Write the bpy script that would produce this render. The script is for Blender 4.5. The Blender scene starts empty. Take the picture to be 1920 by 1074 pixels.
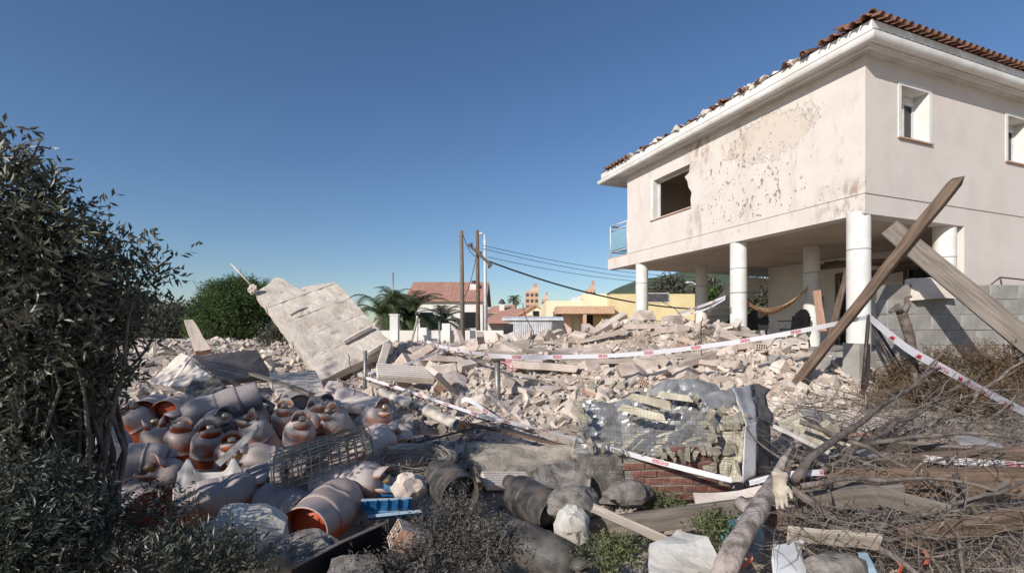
import bpy, bmesh, math, random
import numpy as np
from mathutils import Vector, Matrix, Euler, noise
from mathutils.geometry import tessellate_polygon
random.seed(7); RNG = np.random.default_rng(7)
scene = bpy.context.scene
col = scene.collection
EYE = 1.7; F = 909.0
# ---------------------------------------------------------------- camera
cam = bpy.data.cameras.new('camera'); camo = bpy.data.objects.new('camera', cam); col.objects.link(camo)
camo.location = (0, 0, EYE); camo.rotation_euler = (math.radians(90), 0, 0)
cam.sensor_fit = 'HORIZONTAL'; cam.sensor_width = 36.0; cam.lens = 36.0 * F / 1920.0
cam.shift_y = 85.0 / 1920.0; cam.clip_start = 0.05; cam.clip_end = 6000
scene.camera = camo
# ---------------------------------------------------------------- light
SUN_EL = math.radians(27); SUN_DIR = Vector((-.632, -.779, 0)).normalized()
w = bpy.data.worlds.new('World'); scene.world = w; w.use_nodes = True
nt = w.node_tree; bg = nt.nodes['Background']
sky = nt.nodes.new('ShaderNodeTexSky'); sky.sky_type = 'NISHITA'; sky.sun_disc = False
sky.sun_elevation = SUN_EL; sky.sun_rotation = math.atan2(SUN_DIR.x, SUN_DIR.y)
sky.altitude = 0; sky.air_density = 1.0; sky.dust_density = 0.5; sky.ozone_density = 3.0
hs_ = nt.nodes.new('ShaderNodeHueSaturation'); hs_.inputs['Saturation'].default_value = 1.12; hs_.inputs['Hue'].default_value = .505
nt.links.new(sky.outputs[0], hs_.inputs['Color']); nt.links.new(hs_.outputs[0], bg.inputs[0]); bg.inputs[1].default_value = 0.103
sl = bpy.data.lights.new('sun', 'SUN'); sl.energy = 4.3; sl.angle = math.radians(0.53); sl.color = (1.0, .95, .89)
so = bpy.data.objects.new('sun', sl); col.objects.link(so)
to_sun = (SUN_DIR * math.cos(SUN_EL) + Vector((0, 0, math.sin(SUN_EL)))).normalized()
so.rotation_euler = to_sun.to_track_quat('Z', 'Y').to_euler(); so.location = to_sun * 50
vs = scene.view_settings; vs.view_transform = 'Standard'; vs.look = 'None'; vs.exposure = 0.1; vs.gamma = 1.0
vs.use_curve_mapping = False
scene.cycles.max_bounces = 6; scene.cycles.diffuse_bounces = 3; scene.cycles.glossy_bounces = 2
scene.cycles.transmission_bounces = 4; scene.cycles.transparent_max_bounces = 6
scene.cycles.caustics_reflective = False; scene.cycles.caustics_refractive = False

# ---------------------------------------------------------------- helpers
def P(px, py, Y):
    return Vector(((px - 960) / F * Y, Y, EYE + (622 - py) / F * Y))
def tag(o, label=None, cat=None, group=None, kind=None):
    if label: o['label'] = label
    if cat: o['category'] = cat
    if group: o['group'] = group
    if kind: o['kind'] = kind
    return o
def empty(name, loc=(0, 0, 0), rz=0.0, label=None, cat=None, group=None):
    o = bpy.data.objects.new(name, None); col.objects.link(o)
    o.location = loc; o.rotation_euler = (0, 0, rz); o.empty_display_size = .1
    return tag(o, label, cat, group)
def link(name, me, parent=None, m=None, loc=None, rot=None, scale=None):
    o = bpy.data.objects.new(name, me); col.objects.link(o)
    if m is not None:
        if len(me.materials) == 0: me.materials.append(m)
    if parent is not None: o.parent = parent
    if loc is not None: o.location = loc
    if rot is not None: o.rotation_euler = rot
    if scale is not None: o.scale = scale
    return o
def frame(d, up=Vector((0, 0, 1))):
    d = d.normalized()
    a = up.cross(d)
    if a.length < 1e-4: a = Vector((1, 0, 0)).cross(d)
    a.normalize(); b = d.cross(a)
    return a, b, d
class MB:
    def __init__(s): s.v = []; s.f = []; s.uv = None
    def add(s, vs, fs):
        n = len(s.v); s.v += [tuple(p) for p in vs]; s.f += [tuple(i + n for i in f) for f in fs]; return s
    def box(s, c, size, rot=None, taper=1.0, jit=0.0):
        hx, hy, hz = size[0] / 2, size[1] / 2, size[2] / 2
        pts = [Vector((x * hx * (taper if z > 0 else 1), y * hy * (taper if z > 0 else 1), z * hz)) for z in (-1, 1) for y in (-1, 1) for x in (-1, 1)]
        if jit: pts = [p + Vector([random.uniform(-jit, jit) for _ in range(3)]) for p in pts]
        R = rot if isinstance(rot, Matrix) else (Euler(rot).to_matrix() if rot else Matrix.Identity(3))
        c = Vector(c)
        return s.add([R @ p + c for p in pts], [(0, 2, 3, 1), (4, 5, 7, 6), (0, 1, 5, 4), (2, 6, 7, 3), (0, 4, 6, 2), (1, 3, 7, 5)])
    def b2(s, x0, x1, y0, y1, z0, z1):
        return s.box(((x0 + x1) / 2, (y0 + y1) / 2, (z0 + z1) / 2), (x1 - x0, y1 - y0, z1 - z0))
    def tube(s, pts, r, n=8, caps=True, wob=0.0):
        pts = [Vector(p) for p in pts]; N = len(pts)
        rs = r if hasattr(r, '__len__') else [r] * N
        base = len(s.v); a = None
        for i, p in enumerate(pts):
            d = (pts[min(i + 1, N - 1)] - pts[max(i - 1, 0)])
            if d.length < 1e-6: d = Vector((0, 0, 1))
            d.normalize()
            if a is None: a, b, _ = frame(d)
            else:
                a = a - d * a.dot(d)
                if a.length < 1e-5: a, b, _ = frame(d)
                a.normalize(); b = d.cross(a)
            for k in range(n):
                t = 2 * math.pi * k / n; rr = rs[i] * (1 + (random.uniform(-wob, wob) if wob else 0))
                s.v.append(tuple(p + (a * math.cos(t) + b * math.sin(t)) * rr))
        for i in range(N - 1):
            for k in range(n):
                k2 = (k + 1) % n
                s.f.append((base + i * n + k, base + i * n + k2, base + (i + 1) * n + k2, base + (i + 1) * n + k))
        if caps:
            s.f.append(tuple(base + k for k in reversed(range(n)))); s.f.append(tuple(base + (N - 1) * n + k for k in range(n)))
        return s
    def lathe(s, prof, n=20, M=None):
        base = len(s.v); N = len(prof)
        for (r, z) in prof:
            for k in range(n):
                t = 2 * math.pi * k / n; p = Vector((r * math.cos(t), r * math.sin(t), z))
                s.v.append(tuple(M @ p if M else p))
        for i in range(N - 1):
            for k in range(n):
                k2 = (k + 1) % n
                s.f.append((base + i * n + k, base + i * n + k2, base + (i + 1) * n + k2, base + (i + 1) * n + k))
        return s
    def mesh(s, name, smooth=False):
        me = bpy.data.meshes.new(name); me.from_pydata(s.v, [], s.f); me.update()
        if smooth:
            me.polygons.foreach_set('use_smooth', [True] * len(me.polygons))
        return me
    def build(s, name, m, parent=None, smooth=False, loc=None, rot=None):
        return link(name, s.mesh(name, smooth), parent, m, loc, rot)
def np_mesh(name, V, Fq, k=3):
    me = bpy.data.meshes.new(name); n = len(Fq)
    me.vertices.add(len(V)); me.vertices.foreach_set('co', np.asarray(V, dtype=np.float32).ravel())
    me.loops.add(n * k); me.loops.foreach_set('vertex_index', np.asarray(Fq, dtype=np.int32).ravel())
    me.polygons.add(n); me.polygons.foreach_set('loop_start', np.arange(0, n * k, k, dtype=np.int32))
    me.polygons.foreach_set('loop_total', np.full(n, k, dtype=np.int32))
    me.update(calc_edges=True); me.validate(); me.polygons.foreach_set('use_smooth', [False] * len(me.polygons)); return me
def autosmooth(o, ang=35):
    me = o.data
    me.polygons.foreach_set('use_smooth', [True] * len(me.polygons))
    try: me.set_sharp_from_angle(angle=math.radians(ang))
    except Exception: pass
    return o
# ---------------------------------------------------------------- materials
def lin(c): return tuple(((x / 255) / 12.92 if x / 255 <= .04045 else (((x / 255) + .055) / 1.055) ** 2.4) for x in c) + (1,)
MATS = {}
def mat(name, c, c2=None, rough=.85, scale=4.0, bump=.25, bscale=40, metal=0.0, vary=.12, spec=.4, dust=None, dust_amt=.5,
        stain=None, stain_scale=3.0, stain_lo=.55, stain_hi=.7, wood=False, trans=0.0, island=False, coord='Object', detail=6):
    m = bpy.data.materials.new(name); m.use_nodes = True; T = m.node_tree; N = T.nodes; L = T.links
    b = N['Principled BSDF']; b.inputs['Roughness'].default_value = rough; b.inputs['Metallic'].default_value = metal
    b.inputs['Specular IOR Level'].default_value = spec
    tc = N.new('ShaderNodeTexCoord'); src = tc.outputs[coord]
    if wood:
        mp = N.new('ShaderNodeMapping'); mp.inputs['Scale'].default_value = (1.0, 14, 14); L.new(src, mp.inputs[0]); src = mp.outputs[0]
    def nz(s, d=detail, ro=.6):
        n = N.new('ShaderNodeTexNoise'); n.inputs['Scale'].default_value = s; n.inputs['Detail'].default_value = d
        n.inputs['Roughness'].default_value = ro; L.new(src, n.inputs['Vector']); return n.outputs['Fac']
    def ramp(v, lo, hi):
        r = N.new('ShaderNodeMapRange'); r.interpolation_type = 'SMOOTHSTEP'; r.inputs['From Min'].default_value = lo; r.inputs['From Max'].default_value = hi
        L.new(v, r.inputs['Value']); return r.outputs[0]
    def mix(f, a, bb, blend='MIX'):
        x = N.new('ShaderNodeMix'); x.data_type = 'RGBA'; x.blend_type = blend
        if isinstance(f, float): x.inputs[0].default_value = f
        else: L.new(f, x.inputs[0])
        for i, q in ((6, a), (7, bb)):
            if isinstance(q, tuple): x.inputs[i].default_value = q
            else: L.new(q, x.inputs[i])
        return x.outputs[2]
    c = lin(c); cc = mix(ramp(nz(scale), .35, .65), c, lin(c2) if c2 else tuple(x * .8 for x in c[:3]) + (1,))
    if stain: cc = mix(ramp(nz(stain_scale, 8, .65), stain_lo, stain_hi), cc, lin(stain))
    if dust:
        g = N.new('ShaderNodeNewGeometry'); sx = N.new('ShaderNodeSeparateXYZ'); L.new(g.outputs['Normal'], sx.inputs[0])
        ad = N.new('ShaderNodeMath'); ad.operation = 'MULTIPLY_ADD'; L.new(nz(6, 6, .7), ad.inputs[0]); ad.inputs[1].default_value = 1.6; L.new(sx.outputs[2], ad.inputs[2])
        cc = mix(ramp(ad.outputs[0], 1.25 - dust_amt, 1.75 - dust_amt), cc, lin(dust))
    if vary:
        if island:
            g = N.new('ShaderNodeNewGeometry'); rv = g.outputs['Random Per Island']
        else:
            oi = N.new('ShaderNodeObjectInfo'); rv = oi.outputs['Random']
        mr = N.new('ShaderNodeMapRange'); mr.inputs['To Min'].default_value = 1 - vary; mr.inputs['To Max'].default_value = 1 + vary; L.new(rv, mr.inputs['Value'])
        hs = N.new('ShaderNodeHueSaturation'); L.new(mr.outputs[0], hs.inputs['Value']); L.new(cc, hs.inputs['Color']); cc = hs.outputs['Color']
    L.new(cc, b.inputs['Base Color'])
    if bump:
        bp = N.new('ShaderNodeBump'); bp.inputs['Strength'].default_value = bump; bp.inputs['Distance'].default_value = .02
        L.new(nz(bscale, 8, .65), bp.inputs['Height']); L.new(bp.outputs[0], b.inputs['Normal'])
    if trans:
        tr = N.new('ShaderNodeBsdfTranslucent'); L.new(cc, tr.inputs['Color']); ms = N.new('ShaderNodeMixShader'); ms.inputs[0].default_value = trans
        out = N['Material Output']; L.new(b.outputs[0], ms.inputs[1]); L.new(tr.outputs[0], ms.inputs[2]); L.new(ms.outputs[0], out.inputs[0])
    MATS[name] = m; return m
mat('rubble', (206, 193, 180), (174, 160, 147), scale=3, bump=.25, bscale=40, vary=.2, island=True)
mat('chunk', (203, 188, 176), (172, 156, 144), scale=3, bump=.3, bscale=40, vary=.16)
mat('plaster', (220, 208, 196), (202, 187, 174), scale=3, bump=.4, bscale=30, vary=.1)
mat('stone', (148, 141, 133), (98, 92, 86), scale=9, bump=1.0, bscale=34, vary=.2)
mat('white_stone', (208, 204, 196), (180, 172, 160), scale=3, bump=.6, bscale=15, vary=.06)
mat('clay', (190, 140, 115), (200, 165, 145), scale=5, bump=.4, vary=.15, dust=(200, 184, 168), dust_amt=.75)
mat('ground', (190, 174, 159), (156, 140, 125), scale=1.5, bump=.9, bscale=14, vary=0)
mat('concrete', (168, 164, 158), (146, 140, 132), scale=3, bump=.35, bscale=40, vary=.08, stain=(120, 112, 102), stain_lo=.58, stain_hi=.75)
mat('slab', (212, 200, 186), (190, 177, 163), scale=2.2, bump=1.0, bscale=16, vary=.05, stain=(150, 136, 122), stain_scale=5, stain_lo=.55, stain_hi=.72)
mat('shade_rim_grey', (122, 114, 110), (106, 98, 95), scale=2, bump=.4, bscale=30, vary=.05)  # shaded side of the tilted wall panel painted as dark grey; also colours the tray rim
mat('block', (156, 154, 148), (136, 132, 126), scale=4, bump=.5, bscale=50, vary=.08)
mat('mortar', (150, 144, 136), bump=.5, vary=0)
mat('stone_wall', (132, 124, 112), (165, 155, 140), scale=6, bump=1.0, bscale=18, vary=0)
mat('wood_dark', (122, 102, 86), (88, 72, 60), scale=2.5, bump=.5, bscale=6, wood=True, vary=.15)
mat('wood_grey', (132, 122, 112), (104, 95, 87), scale=2.5, bump=.4, bscale=6, wood=True, vary=.12)
mat('wood_pale', (184, 172, 158), (150, 138, 126), scale=2.5, bump=.3, bscale=6, wood=True, vary=.1)
mat('bark', (128, 118, 110), (86, 76, 68), scale=9, bump=.9, bscale=26, vary=.15)
mat('bark_pale', (178, 166, 158), (112, 100, 92), scale=14, bump=1.0, bscale=30, vary=.05)
mat('twig', (130, 120, 110), (92, 82, 74), scale=8, bump=.3, vary=.3, island=True)
mat('straw', (150, 140, 126), (112, 102, 90), scale=8, bump=0, vary=.3, island=True)
mat('steel', (88, 84, 82), (70, 58, 50), scale=9, rough=.55, metal=.5, bump=.2, vary=.1)
mat('zinc', (158, 156, 152), (124, 120, 114), rough=.5, metal=.6, bump=.1, vary=.1, island=True)
mat('wire', (186, 178, 166), (140, 126, 112), rough=.6, metal=.3, bump=0, vary=.15, island=True)
mat('cable', (38, 38, 42), rough=.6, bump=0, vary=0)
mat('orange', (190, 94, 54), (158, 76, 46), scale=5, rough=.45, bump=.15, vary=.12, stain=(92, 60, 46), stain_scale=7, stain_lo=.6, stain_hi=.68, dust=(172, 156, 148), dust_amt=.82)
mat('orange_in', (190, 82, 46), (160, 64, 36), scale=4, rough=.5, bump=.1, vary=.08, dust=(170, 120, 100), dust_amt=.15)
mat('pink_dust', (188, 122, 92), (176, 150, 140), scale=6, rough=.7, bump=.25, vary=.15, stain=(120, 92, 78), stain_scale=6, stain_lo=.58, stain_hi=.68, dust=(190, 176, 168), dust_amt=.8)
mat('grey_gas', (126, 126, 132), (98, 98, 106), scale=6, rough=.55, bump=.25, vary=.12, stain=(96, 78, 68), stain_scale=6, stain_lo=.6, stain_hi=.7, dust=(156, 146, 142), dust_amt=.6)
mat('burnt', (50, 48, 46), (98, 92, 86), scale=7, rough=.55, bump=.15, bscale=40, vary=.15, stain=(120, 84, 56), stain_scale=6, stain_lo=.6, stain_hi=.72)
mat('brass', (176, 150, 102), (150, 124, 84), rough=.4, metal=.5, bump=.1, vary=0, dust=(190, 176, 160), dust_amt=.4)
mat('white_paint', (228, 226, 220), (212, 208, 200), scale=2, rough=.7, bump=.1, vary=.02, stain=(170, 156, 140), stain_scale=2.2, stain_lo=.62, stain_hi=.8)
mat('white_metal', (214, 214, 214), (190, 190, 190), rough=.4, bump=.05, vary=.03)
mat('plastic_white', (206, 202, 198), (176, 170, 164), rough=.5, bump=.1, vary=.05)
mat('pvc', (216, 206, 194), (190, 176, 160), rough=.5, bump=.1, vary=.05)
mat('black_plastic', (26, 26, 28), (44, 42, 42), rough=.5, bump=.1, vary=.05)
mat('dark_door', (22, 20, 20), (30, 28, 27), rough=.3, bump=0, vary=0)
mat('blue_plastic', (26, 92, 150), (60, 132, 176), scale=6, rough=.5, bump=.1, vary=.1, dust=(150, 168, 180), dust_amt=.25)
mat('turquoise', (70, 150, 178), (96, 168, 190), rough=.5, bump=.1, vary=0, dust=(170, 172, 170), dust_amt=.3)
mat('foil', (178, 176, 174), (146, 144, 140), scale=5, rough=.36, metal=.45, bump=.5, bscale=9, vary=0)
mat('foam', (208, 200, 180), (172, 162, 142), scale=6, bump=1.0, bscale=22, vary=.08)
mat('sheet_metal', (186, 184, 184), (150, 146, 146), scale=5, rough=.5, metal=.3, bump=.2, vary=.06)
mat('dark_sheet', (84, 82, 82), (62, 60, 60), rough=.6, bump=.2, vary=.05)
mat('red_brick', (146, 102, 88), (124, 86, 74), scale=9, bump=.6, vary=.2, dust=(180, 160, 146), dust_amt=.1)
mat('tile', (132, 94, 78), (98, 68, 56), scale=6, bump=.4, vary=.25, stain=(90, 66, 56), stain_scale=9, stain_lo=.55, stain_hi=.75)
mat('far_tile', (192, 146, 128), (176, 130, 112), scale=3, bump=.2, vary=.08, island=True)
mat('soffit', (196, 178, 158), (182, 164, 146), scale=1.2, bump=.1, vary=0)
mat('cream_wall', (236, 224, 190), (228, 214, 178), scale=1, bump=.05, vary=0)
mat('yellow_wall', (222, 204, 156), (214, 194, 146), scale=1, bump=.05, vary=0)
mat('pale_wall', (226, 222, 214), (214, 208, 198), scale=1, bump=.05, vary=0)
mat('brick_trim', (206, 172, 142), (190, 152, 122), scale=6, bump=.1, vary=0)
mat('cloth', (186, 132, 92), (206, 172, 132), scale=12, bump=.2, vary=0)
mat('red_cloth', (176, 116, 116), (200, 160, 156), scale=12, bump=.5, bscale=12, vary=.05)
mat('glove', (196, 186, 170), (160, 148, 132), scale=12, bump=.3, vary=0)
mat('leaf', (82, 84, 66), (104, 102, 88), scale=3, rough=.42, bump=0, vary=.35, island=True, trans=.18, spec=.5)
mat('leaf_dark', (64, 70, 56), (84, 86, 76), scale=3, rough=.42, bump=0, vary=.35, island=True, trans=.15, spec=.5)
mat('pine', (62, 84, 42), (84, 104, 50), scale=1, rough=.6, bump=0, vary=.35, island=True, trans=.2)
mat('palm', (74, 88, 56), (96, 108, 70), scale=2, rough=.5, bump=0, vary=.3, island=True, trans=.2)
mat('palm_dead', (150, 104, 56), (120, 84, 46), scale=2, bump=0, vary=.3, island=True)
mat('weed', (92, 100, 64), (118, 120, 86), scale=3, rough=.6, bump=0, vary=.35, island=True, trans=.2)
mat('dead_leaf', (112, 90, 66), (86, 68, 52), scale=6, bump=0, vary=.4, island=True)
mat('ash_leaf', (104, 100, 94), (72, 68, 64), scale=6, bump=0, vary=.4, island=True)
mat('hill', (84, 96, 74), (66, 78, 60), scale=.05, bump=0, vary=0)
mat('board_pink', (176, 142, 122), (150, 118, 100), scale=2.5, bump=.3, bscale=6, wood=True, vary=.05)
def glass_mat():
    m = bpy.data.materials.new('blue_glass'); m.use_nodes = True; b = m.node_tree.nodes['Principled BSDF']
    b.inputs['Base Color'].default_value = lin((150, 190, 206)); b.inputs['Roughness'].default_value = .08; b.inputs['Alpha'].default_value = .55
    MATS['blue_glass'] = m
glass_mat()
def stucco_mat():
    # pink-white render; on the blast side it is pocked and streaked with soot and mud (object coords: y along the facade, z up)
    m = bpy.data.materials.new('stucco'); m.use_nodes = True; T = m.node_tree; N = T.nodes; L = T.links; b = N['Principled BSDF']
    b.inputs['Roughness'].default_value = .9; b.inputs['Specular IOR Level'].default_value = .2
    tc = N.new('ShaderNodeTexCoord'); o = tc.outputs['Object']; sx = N.new('ShaderNodeSeparateXYZ'); L.new(o, sx.inputs[0])
    def math_(op, a, bb=None, c=None):
        n = N.new('ShaderNodeMath'); n.operation = op
        for i, q in enumerate((a, bb, c)):
            if q is None: continue
            if isinstance(q, (int, float)): n.inputs[i].default_value = q
            else: L.new(q, n.inputs[i])
        return n.outputs[0]
    def sm(v, lo, hi):
        r = N.new('ShaderNodeMapRange'); r.interpolation_type = 'SMOOTHSTEP'; r.inputs['From Min'].default_value = lo; r.inputs['From Max'].default_value = hi; L.new(v, r.inputs['Value']); return r.outputs[0]
    def nz(s, d=6, ro=.6, sc=None, dist=0.0):
        n = N.new('ShaderNodeTexNoise'); n.inputs['Scale'].default_value = s; n.inputs['Detail'].default_value = d; n.inputs['Roughness'].default_value = ro; n.inputs['Distortion'].default_value = dist
        if sc:
            mp = N.new('ShaderNodeMapping'); mp.inputs['Scale'].default_value = sc; L.new(o, mp.inputs[0]); L.new(mp.outputs[0], n.inputs['Vector'])
        else: L.new(o, n.inputs['Vector'])
        return n.outputs['Fac']
    def mix(f, a, bb):
        x = N.new('ShaderNodeMix'); x.data_type = 'RGBA'; L.new(f, x.inputs[0])
        for i, q in ((6, a), (7, bb)):
            if isinstance(q, tuple): x.inputs[i].default_value = q
            else: L.new(q, x.inputs[i])
        return x.outputs[2]
    def gauss(y0, z0, ry, rz):
        dy = math_('DIVIDE', math_('SUBTRACT', sx.outputs[1], y0), ry); dz = math_('DIVIDE', math_('SUBTRACT', sx.outputs[2], z0), rz)
        d = math_('ADD', math_('MULTIPLY', dy, dy), math_('MULTIPLY', dz, dz)); return sm(d, 1.0, 0.0)
    left = math_('LESS_THAN', sx.outputs[0], .02)          # only the blast side (outer plane of the left facade)
    base = mix(sm(nz(1.3), .4, .65), lin((217, 207, 198)), lin((210, 200, 191)))
    # peeled render showing the ochre undercoat
    peel = math_('MULTIPLY', sm(math_('ADD', math_('MULTIPLY', gauss(2.0, 5.95, 1.7, .75), .42), nz(3.6, 9, .7, None, .9)), .78, .79), left)
    base = mix(math_('MULTIPLY', peel, .6), base, lin((204, 188, 172)))
    # soot / mud streaks
    st = math_('ADD', gauss(4.15, 6.5, .7, .8), math_('ADD', gauss(2.9, 6.2, .6, .5), math_('ADD', gauss(.35, 4.15, .9, .5), math_('MULTIPLY', gauss(4.3, 4.35, .4, .9), .6))))
    st = math_('MULTIPLY', math_('MULTIPLY', st, sm(nz(4.0, 9, .72, (1, 1, .45)), .44, .66)), left)
    base = mix(math_('MULTIPLY', st, .9), base, lin((138, 108, 86)))
    fine = math_('MULTIPLY', math_('MULTIPLY', sm(nz(3.2, 9, .75, (1, 1, .3)), .52, .72), left), .45)
    base = mix(fine, base, lin((168, 146, 128)))
    # impact pits
    area = math_('ADD', gauss(3.0, 5.1, 2.0, 1.6), math_('MULTIPLY', gauss(1.0, 4.6, 1.6, 1.0), .5))
    pit = math_('MULTIPLY', sm(math_('ADD', nz(15, 3, .5, (1, 1, .6), .4), math_('MULTIPLY', area, .10)), .745, .785), left)
    pit2 = math_('MULTIPLY', sm(math_('ADD', nz(6.5, 5, .6, (1, 1, .55), .8), math_('MULTIPLY', area, .11)), .735, .76), left)
    pit = math_('MAXIMUM', pit, pit2)
    base = mix(math_('MULTIPLY', pit, .7), base, lin((132, 112, 96)))
    L.new(base, b.inputs['Base Color'])
    h = math_('SUBTRACT', math_('MULTIPLY', nz(55, 4), .25), math_('ADD', math_('MULTIPLY', pit, 1.2), math_('MULTIPLY', peel, .5)))
    bp = N.new('ShaderNodeBump'); bp.inputs['Strength'].default_value = .9; bp.inputs['Distance'].default_value = .025; L.new(h, bp.inputs['Height']); L.new(bp.outputs[0], b.inputs['Normal'])
    MATS['stucco'] = m
stucco_mat()
def tape_mat():
    m = bpy.data.materials.new('tape'); m.use_nodes = True; T = m.node_tree; N = T.nodes; L = T.links; b = N['Principled BSDF']
    b.inputs['Roughness'].default_value = .45
    uv = N.new('ShaderNodeTexCoord'); sx = N.new('ShaderNodeSeparateXYZ'); L.new(uv.outputs['UV'], sx.inputs[0])
    def mt(op, a, bb):
        n = N.new('ShaderNodeMath'); n.operation = op
        for i, q in enumerate((a, bb)):
            if isinstance(q, (int, float)): n.inputs[i].default_value = q
            else: L.new(q, n.inputs[i])
        return n.outputs[0]
    fr = mt('FRACT', mt('DIVIDE', sx.outputs[0], .62), 0)
    a = mt('MULTIPLY', mt('GREATER_THAN', fr, .80), mt('LESS_THAN', mt('ABSOLUTE', mt('SUBTRACT', sx.outputs[1], .5), 0), .36))
    n = N.new('ShaderNodeTexNoise'); n.inputs['Scale'].default_value = 34; n.inputs['Detail'].default_value = 2; L.new(uv.outputs['UV'], n.inputs['Vector'])
    a = mt('MULTIPLY', a, mt('GREATER_THAN', n.outputs['Fac'], .47))
    x = N.new('ShaderNodeMix'); x.data_type = 'RGBA'; L.new(a, x.inputs[0]); x.inputs[6].default_value = lin((236, 234, 236)); x.inputs[7].default_value = lin((190, 30, 50))
    L.new(x.outputs[2], b.inputs['Base Color'])
    tr = N.new('ShaderNodeBsdfTranslucent'); L.new(x.outputs[2], tr.inputs['Color']); ms = N.new('ShaderNodeMixShader'); ms.inputs[0].default_value = .3
    L.new(b.outputs[0], ms.inputs[1]); L.new(tr.outputs[0], ms.inputs[2]); L.new(ms.outputs[0], N['Material Output'].inputs[0])
    MATS['tape'] = m
tape_mat()
mat('tape_red', (184, 30, 48), (160, 26, 44), bump=0, vary=0, rough=.5)
# ---------------------------------------------------------------- terrain
GY = [-50, 0, 3, 4.5, 6.5, 8, 11, 14, 18, 24]; GZ = [-.1, -.05, .05, .35, .72, .96, 1.2, 1.34, 1.3, 1.3]
MOUNDS = [(2.8, 11.0, 1.5, .55), (4.4, 10.4, 1.4, .48), (.2, 9.0, 1.4, .12), (-4.2, 9.2, 2.0, -.34), (-6.5, 8.5, 2.5, -.25), (-1.6, 10.5, 1.3, .14), (1.0, 11.5, 1.6, .14), (2.2, 7.6, 1.5, .12), (3.7, 7.7, .9, .36), (4.3, 7.0, .6, .25), (-2.6, 5.6, 1.1, .14), (3.6, 4.6, 1.3, .22), (4.6, 5.4, 1.0, .15), (5.2, 6.0, 1.0, .2)]
def g(x, y):
    x = np.asarray(x, float); y = np.asarray(y, float)
    z = np.interp(y, GY, GZ)
    for (mx, my, r, h) in MOUNDS: z = z + h * np.exp(-((x - mx) ** 2 + (y - my) ** 2) / (r * r))
    near = np.clip((20 - y) / 6, 0, 1) * np.clip((14 - np.abs(x)) / 4, 0, 1)
    n = np.sin(x * 2.3 + 1.1 * np.sin(y * 1.7)) * np.cos(y * 2.1 + .7 * np.sin(x * 1.3)) * .055 + np.sin(x * 5.1 + y * 3.3) * np.cos(y * 6.1 - x * 1.7) * .03 + np.sin(x * 11.3 - y * 4) * np.sin(y * 12.7 + x * 3) * .018
    return z + n * near
def gz(x, y): return float(g(x, y))
# ---------------------------------------------------------------- setting
def make_ground():
    xs = np.concatenate([[-3000, -900, -300, -100, -45, -25], np.linspace(-15, 17, 190), [25, 45, 100, 300, 900, 3000]])
    ys = np.concatenate([[-3000, -600, -150, -50, -20], np.linspace(-6, 24, 180), [30, 45, 80, 160, 400, 1000, 3500]])
    X, Yg = np.meshgrid(xs, ys); Z = g(X, Yg)
    V = np.stack([X.ravel(), Yg.ravel(), Z.ravel()], 1); nx = len(xs); ny = len(ys)
    i = np.arange(nx - 1)[None, :] + nx * np.arange(ny - 1)[:, None]; i = i.ravel()
    me = np_mesh('ground', V, np.stack([i, i + 1, i + 1 + nx, i + nx], 1), 4)
    me.polygons.foreach_set('use_smooth', [True] * len(me.polygons))
    tag(link('ground', me, None, MATS['ground']), kind='structure')
make_ground()
def make_hill():
    V = []; nx, ny = 60, 14
    for j in range(ny):
        for i in range(nx):
            x = 20 + 330 * i / (nx - 1); y = 420 + 200 * j / (ny - 1)
            u = (x - 20) / 330; prof = 64 * math.exp(-((u - .62) / .3) ** 2) + 30 * math.exp(-((u - .3) / .2) ** 2)
            z = prof * math.sin(math.pi * min(1, j / (ny - 1) * .9)) + 5 * noise.noise(Vector((x * .03, y * .03, 0)))
            V.append((x, y, max(z, -1)))
    Fq = [(j * nx + i, j * nx + i + 1, (j + 1) * nx + i + 1, (j + 1) * nx + i) for j in range(ny - 1) for i in range(nx - 1)]
    me = np_mesh('hill', V, Fq, 4); me.polygons.foreach_set('use_smooth', [True] * len(me.polygons))
    tag(link('hill', me, None, MATS['hill']), kind='structure')
make_hill()
# ---------------------------------------------------------------- the damaged house (local x = along the shaded side, y = along the blast side)
HP = Vector((6.336, 8.7, 0)); HA = math.atan2(.359, .933)
HM = Matrix.Translation(HP) @ Matrix.Rotation(HA, 4, 'Z')
def HW(x, y, z): return HM @ Vector((x, y, z))
house = empty('house', HP, HA, 'pale pink two-storey house on white round columns with a blasted side wall', 'house')
ZS, ZG, ZT = 3.825, 4.19, 6.68
def wall_panel(name, outer, holes, axis, at, thick, m, parent):
    # a wall with openings: outline and holes as (along, z); axis 'y' -> plane x=at facing -x, axis 'x' -> plane y=at facing -y
    polys = [outer] + holes
    flat = [p for q in polys for p in q]
    tris = tessellate_polygon([[Vector((p[0], p[1], 0)) for p in q] for q in polys])
    def pt(p, d): return (at + d, p[0], p[1]) if axis == 'y' else (p[0], at + d, p[1])
    n = len(flat); V = [pt(p, 0) for p in flat] + [pt(p, thick) for p in flat]; Fs = []
    for t in tris:
        a, b, c = [Vector(V[i]) for i in t]; nn = (b - a).cross(c - a)
        neg = nn.x < 0 if axis == 'y' else nn.y < 0
        t = tuple(t) if neg else tuple(reversed(t))
        Fs.append(t); Fs.append(tuple(i + n for i in reversed(t)))
    k = 0
    for q in polys:
        for i in range(len(q)):
            a, b = k + i, k + (i + 1) % len(q); Fs.append((a, b, b + n, a + n))
        k += len(q)
    me = bpy.data.meshes.new(name); me.from_pydata(V, [], Fs); me.validate(); me.update()
    bm = bmesh.new(); bm.from_mesh(me); bmesh.ops.recalc_face_normals(bm, faces=bm.faces); bm.to_mesh(me); bm.free()
    return link(name, me, parent, m)
ST = MATS['stucco']; WP = MATS['white_paint']
def rect(a, b, c, d): return [(a, c), (b, c), (b, d), (a, d)]
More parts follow.
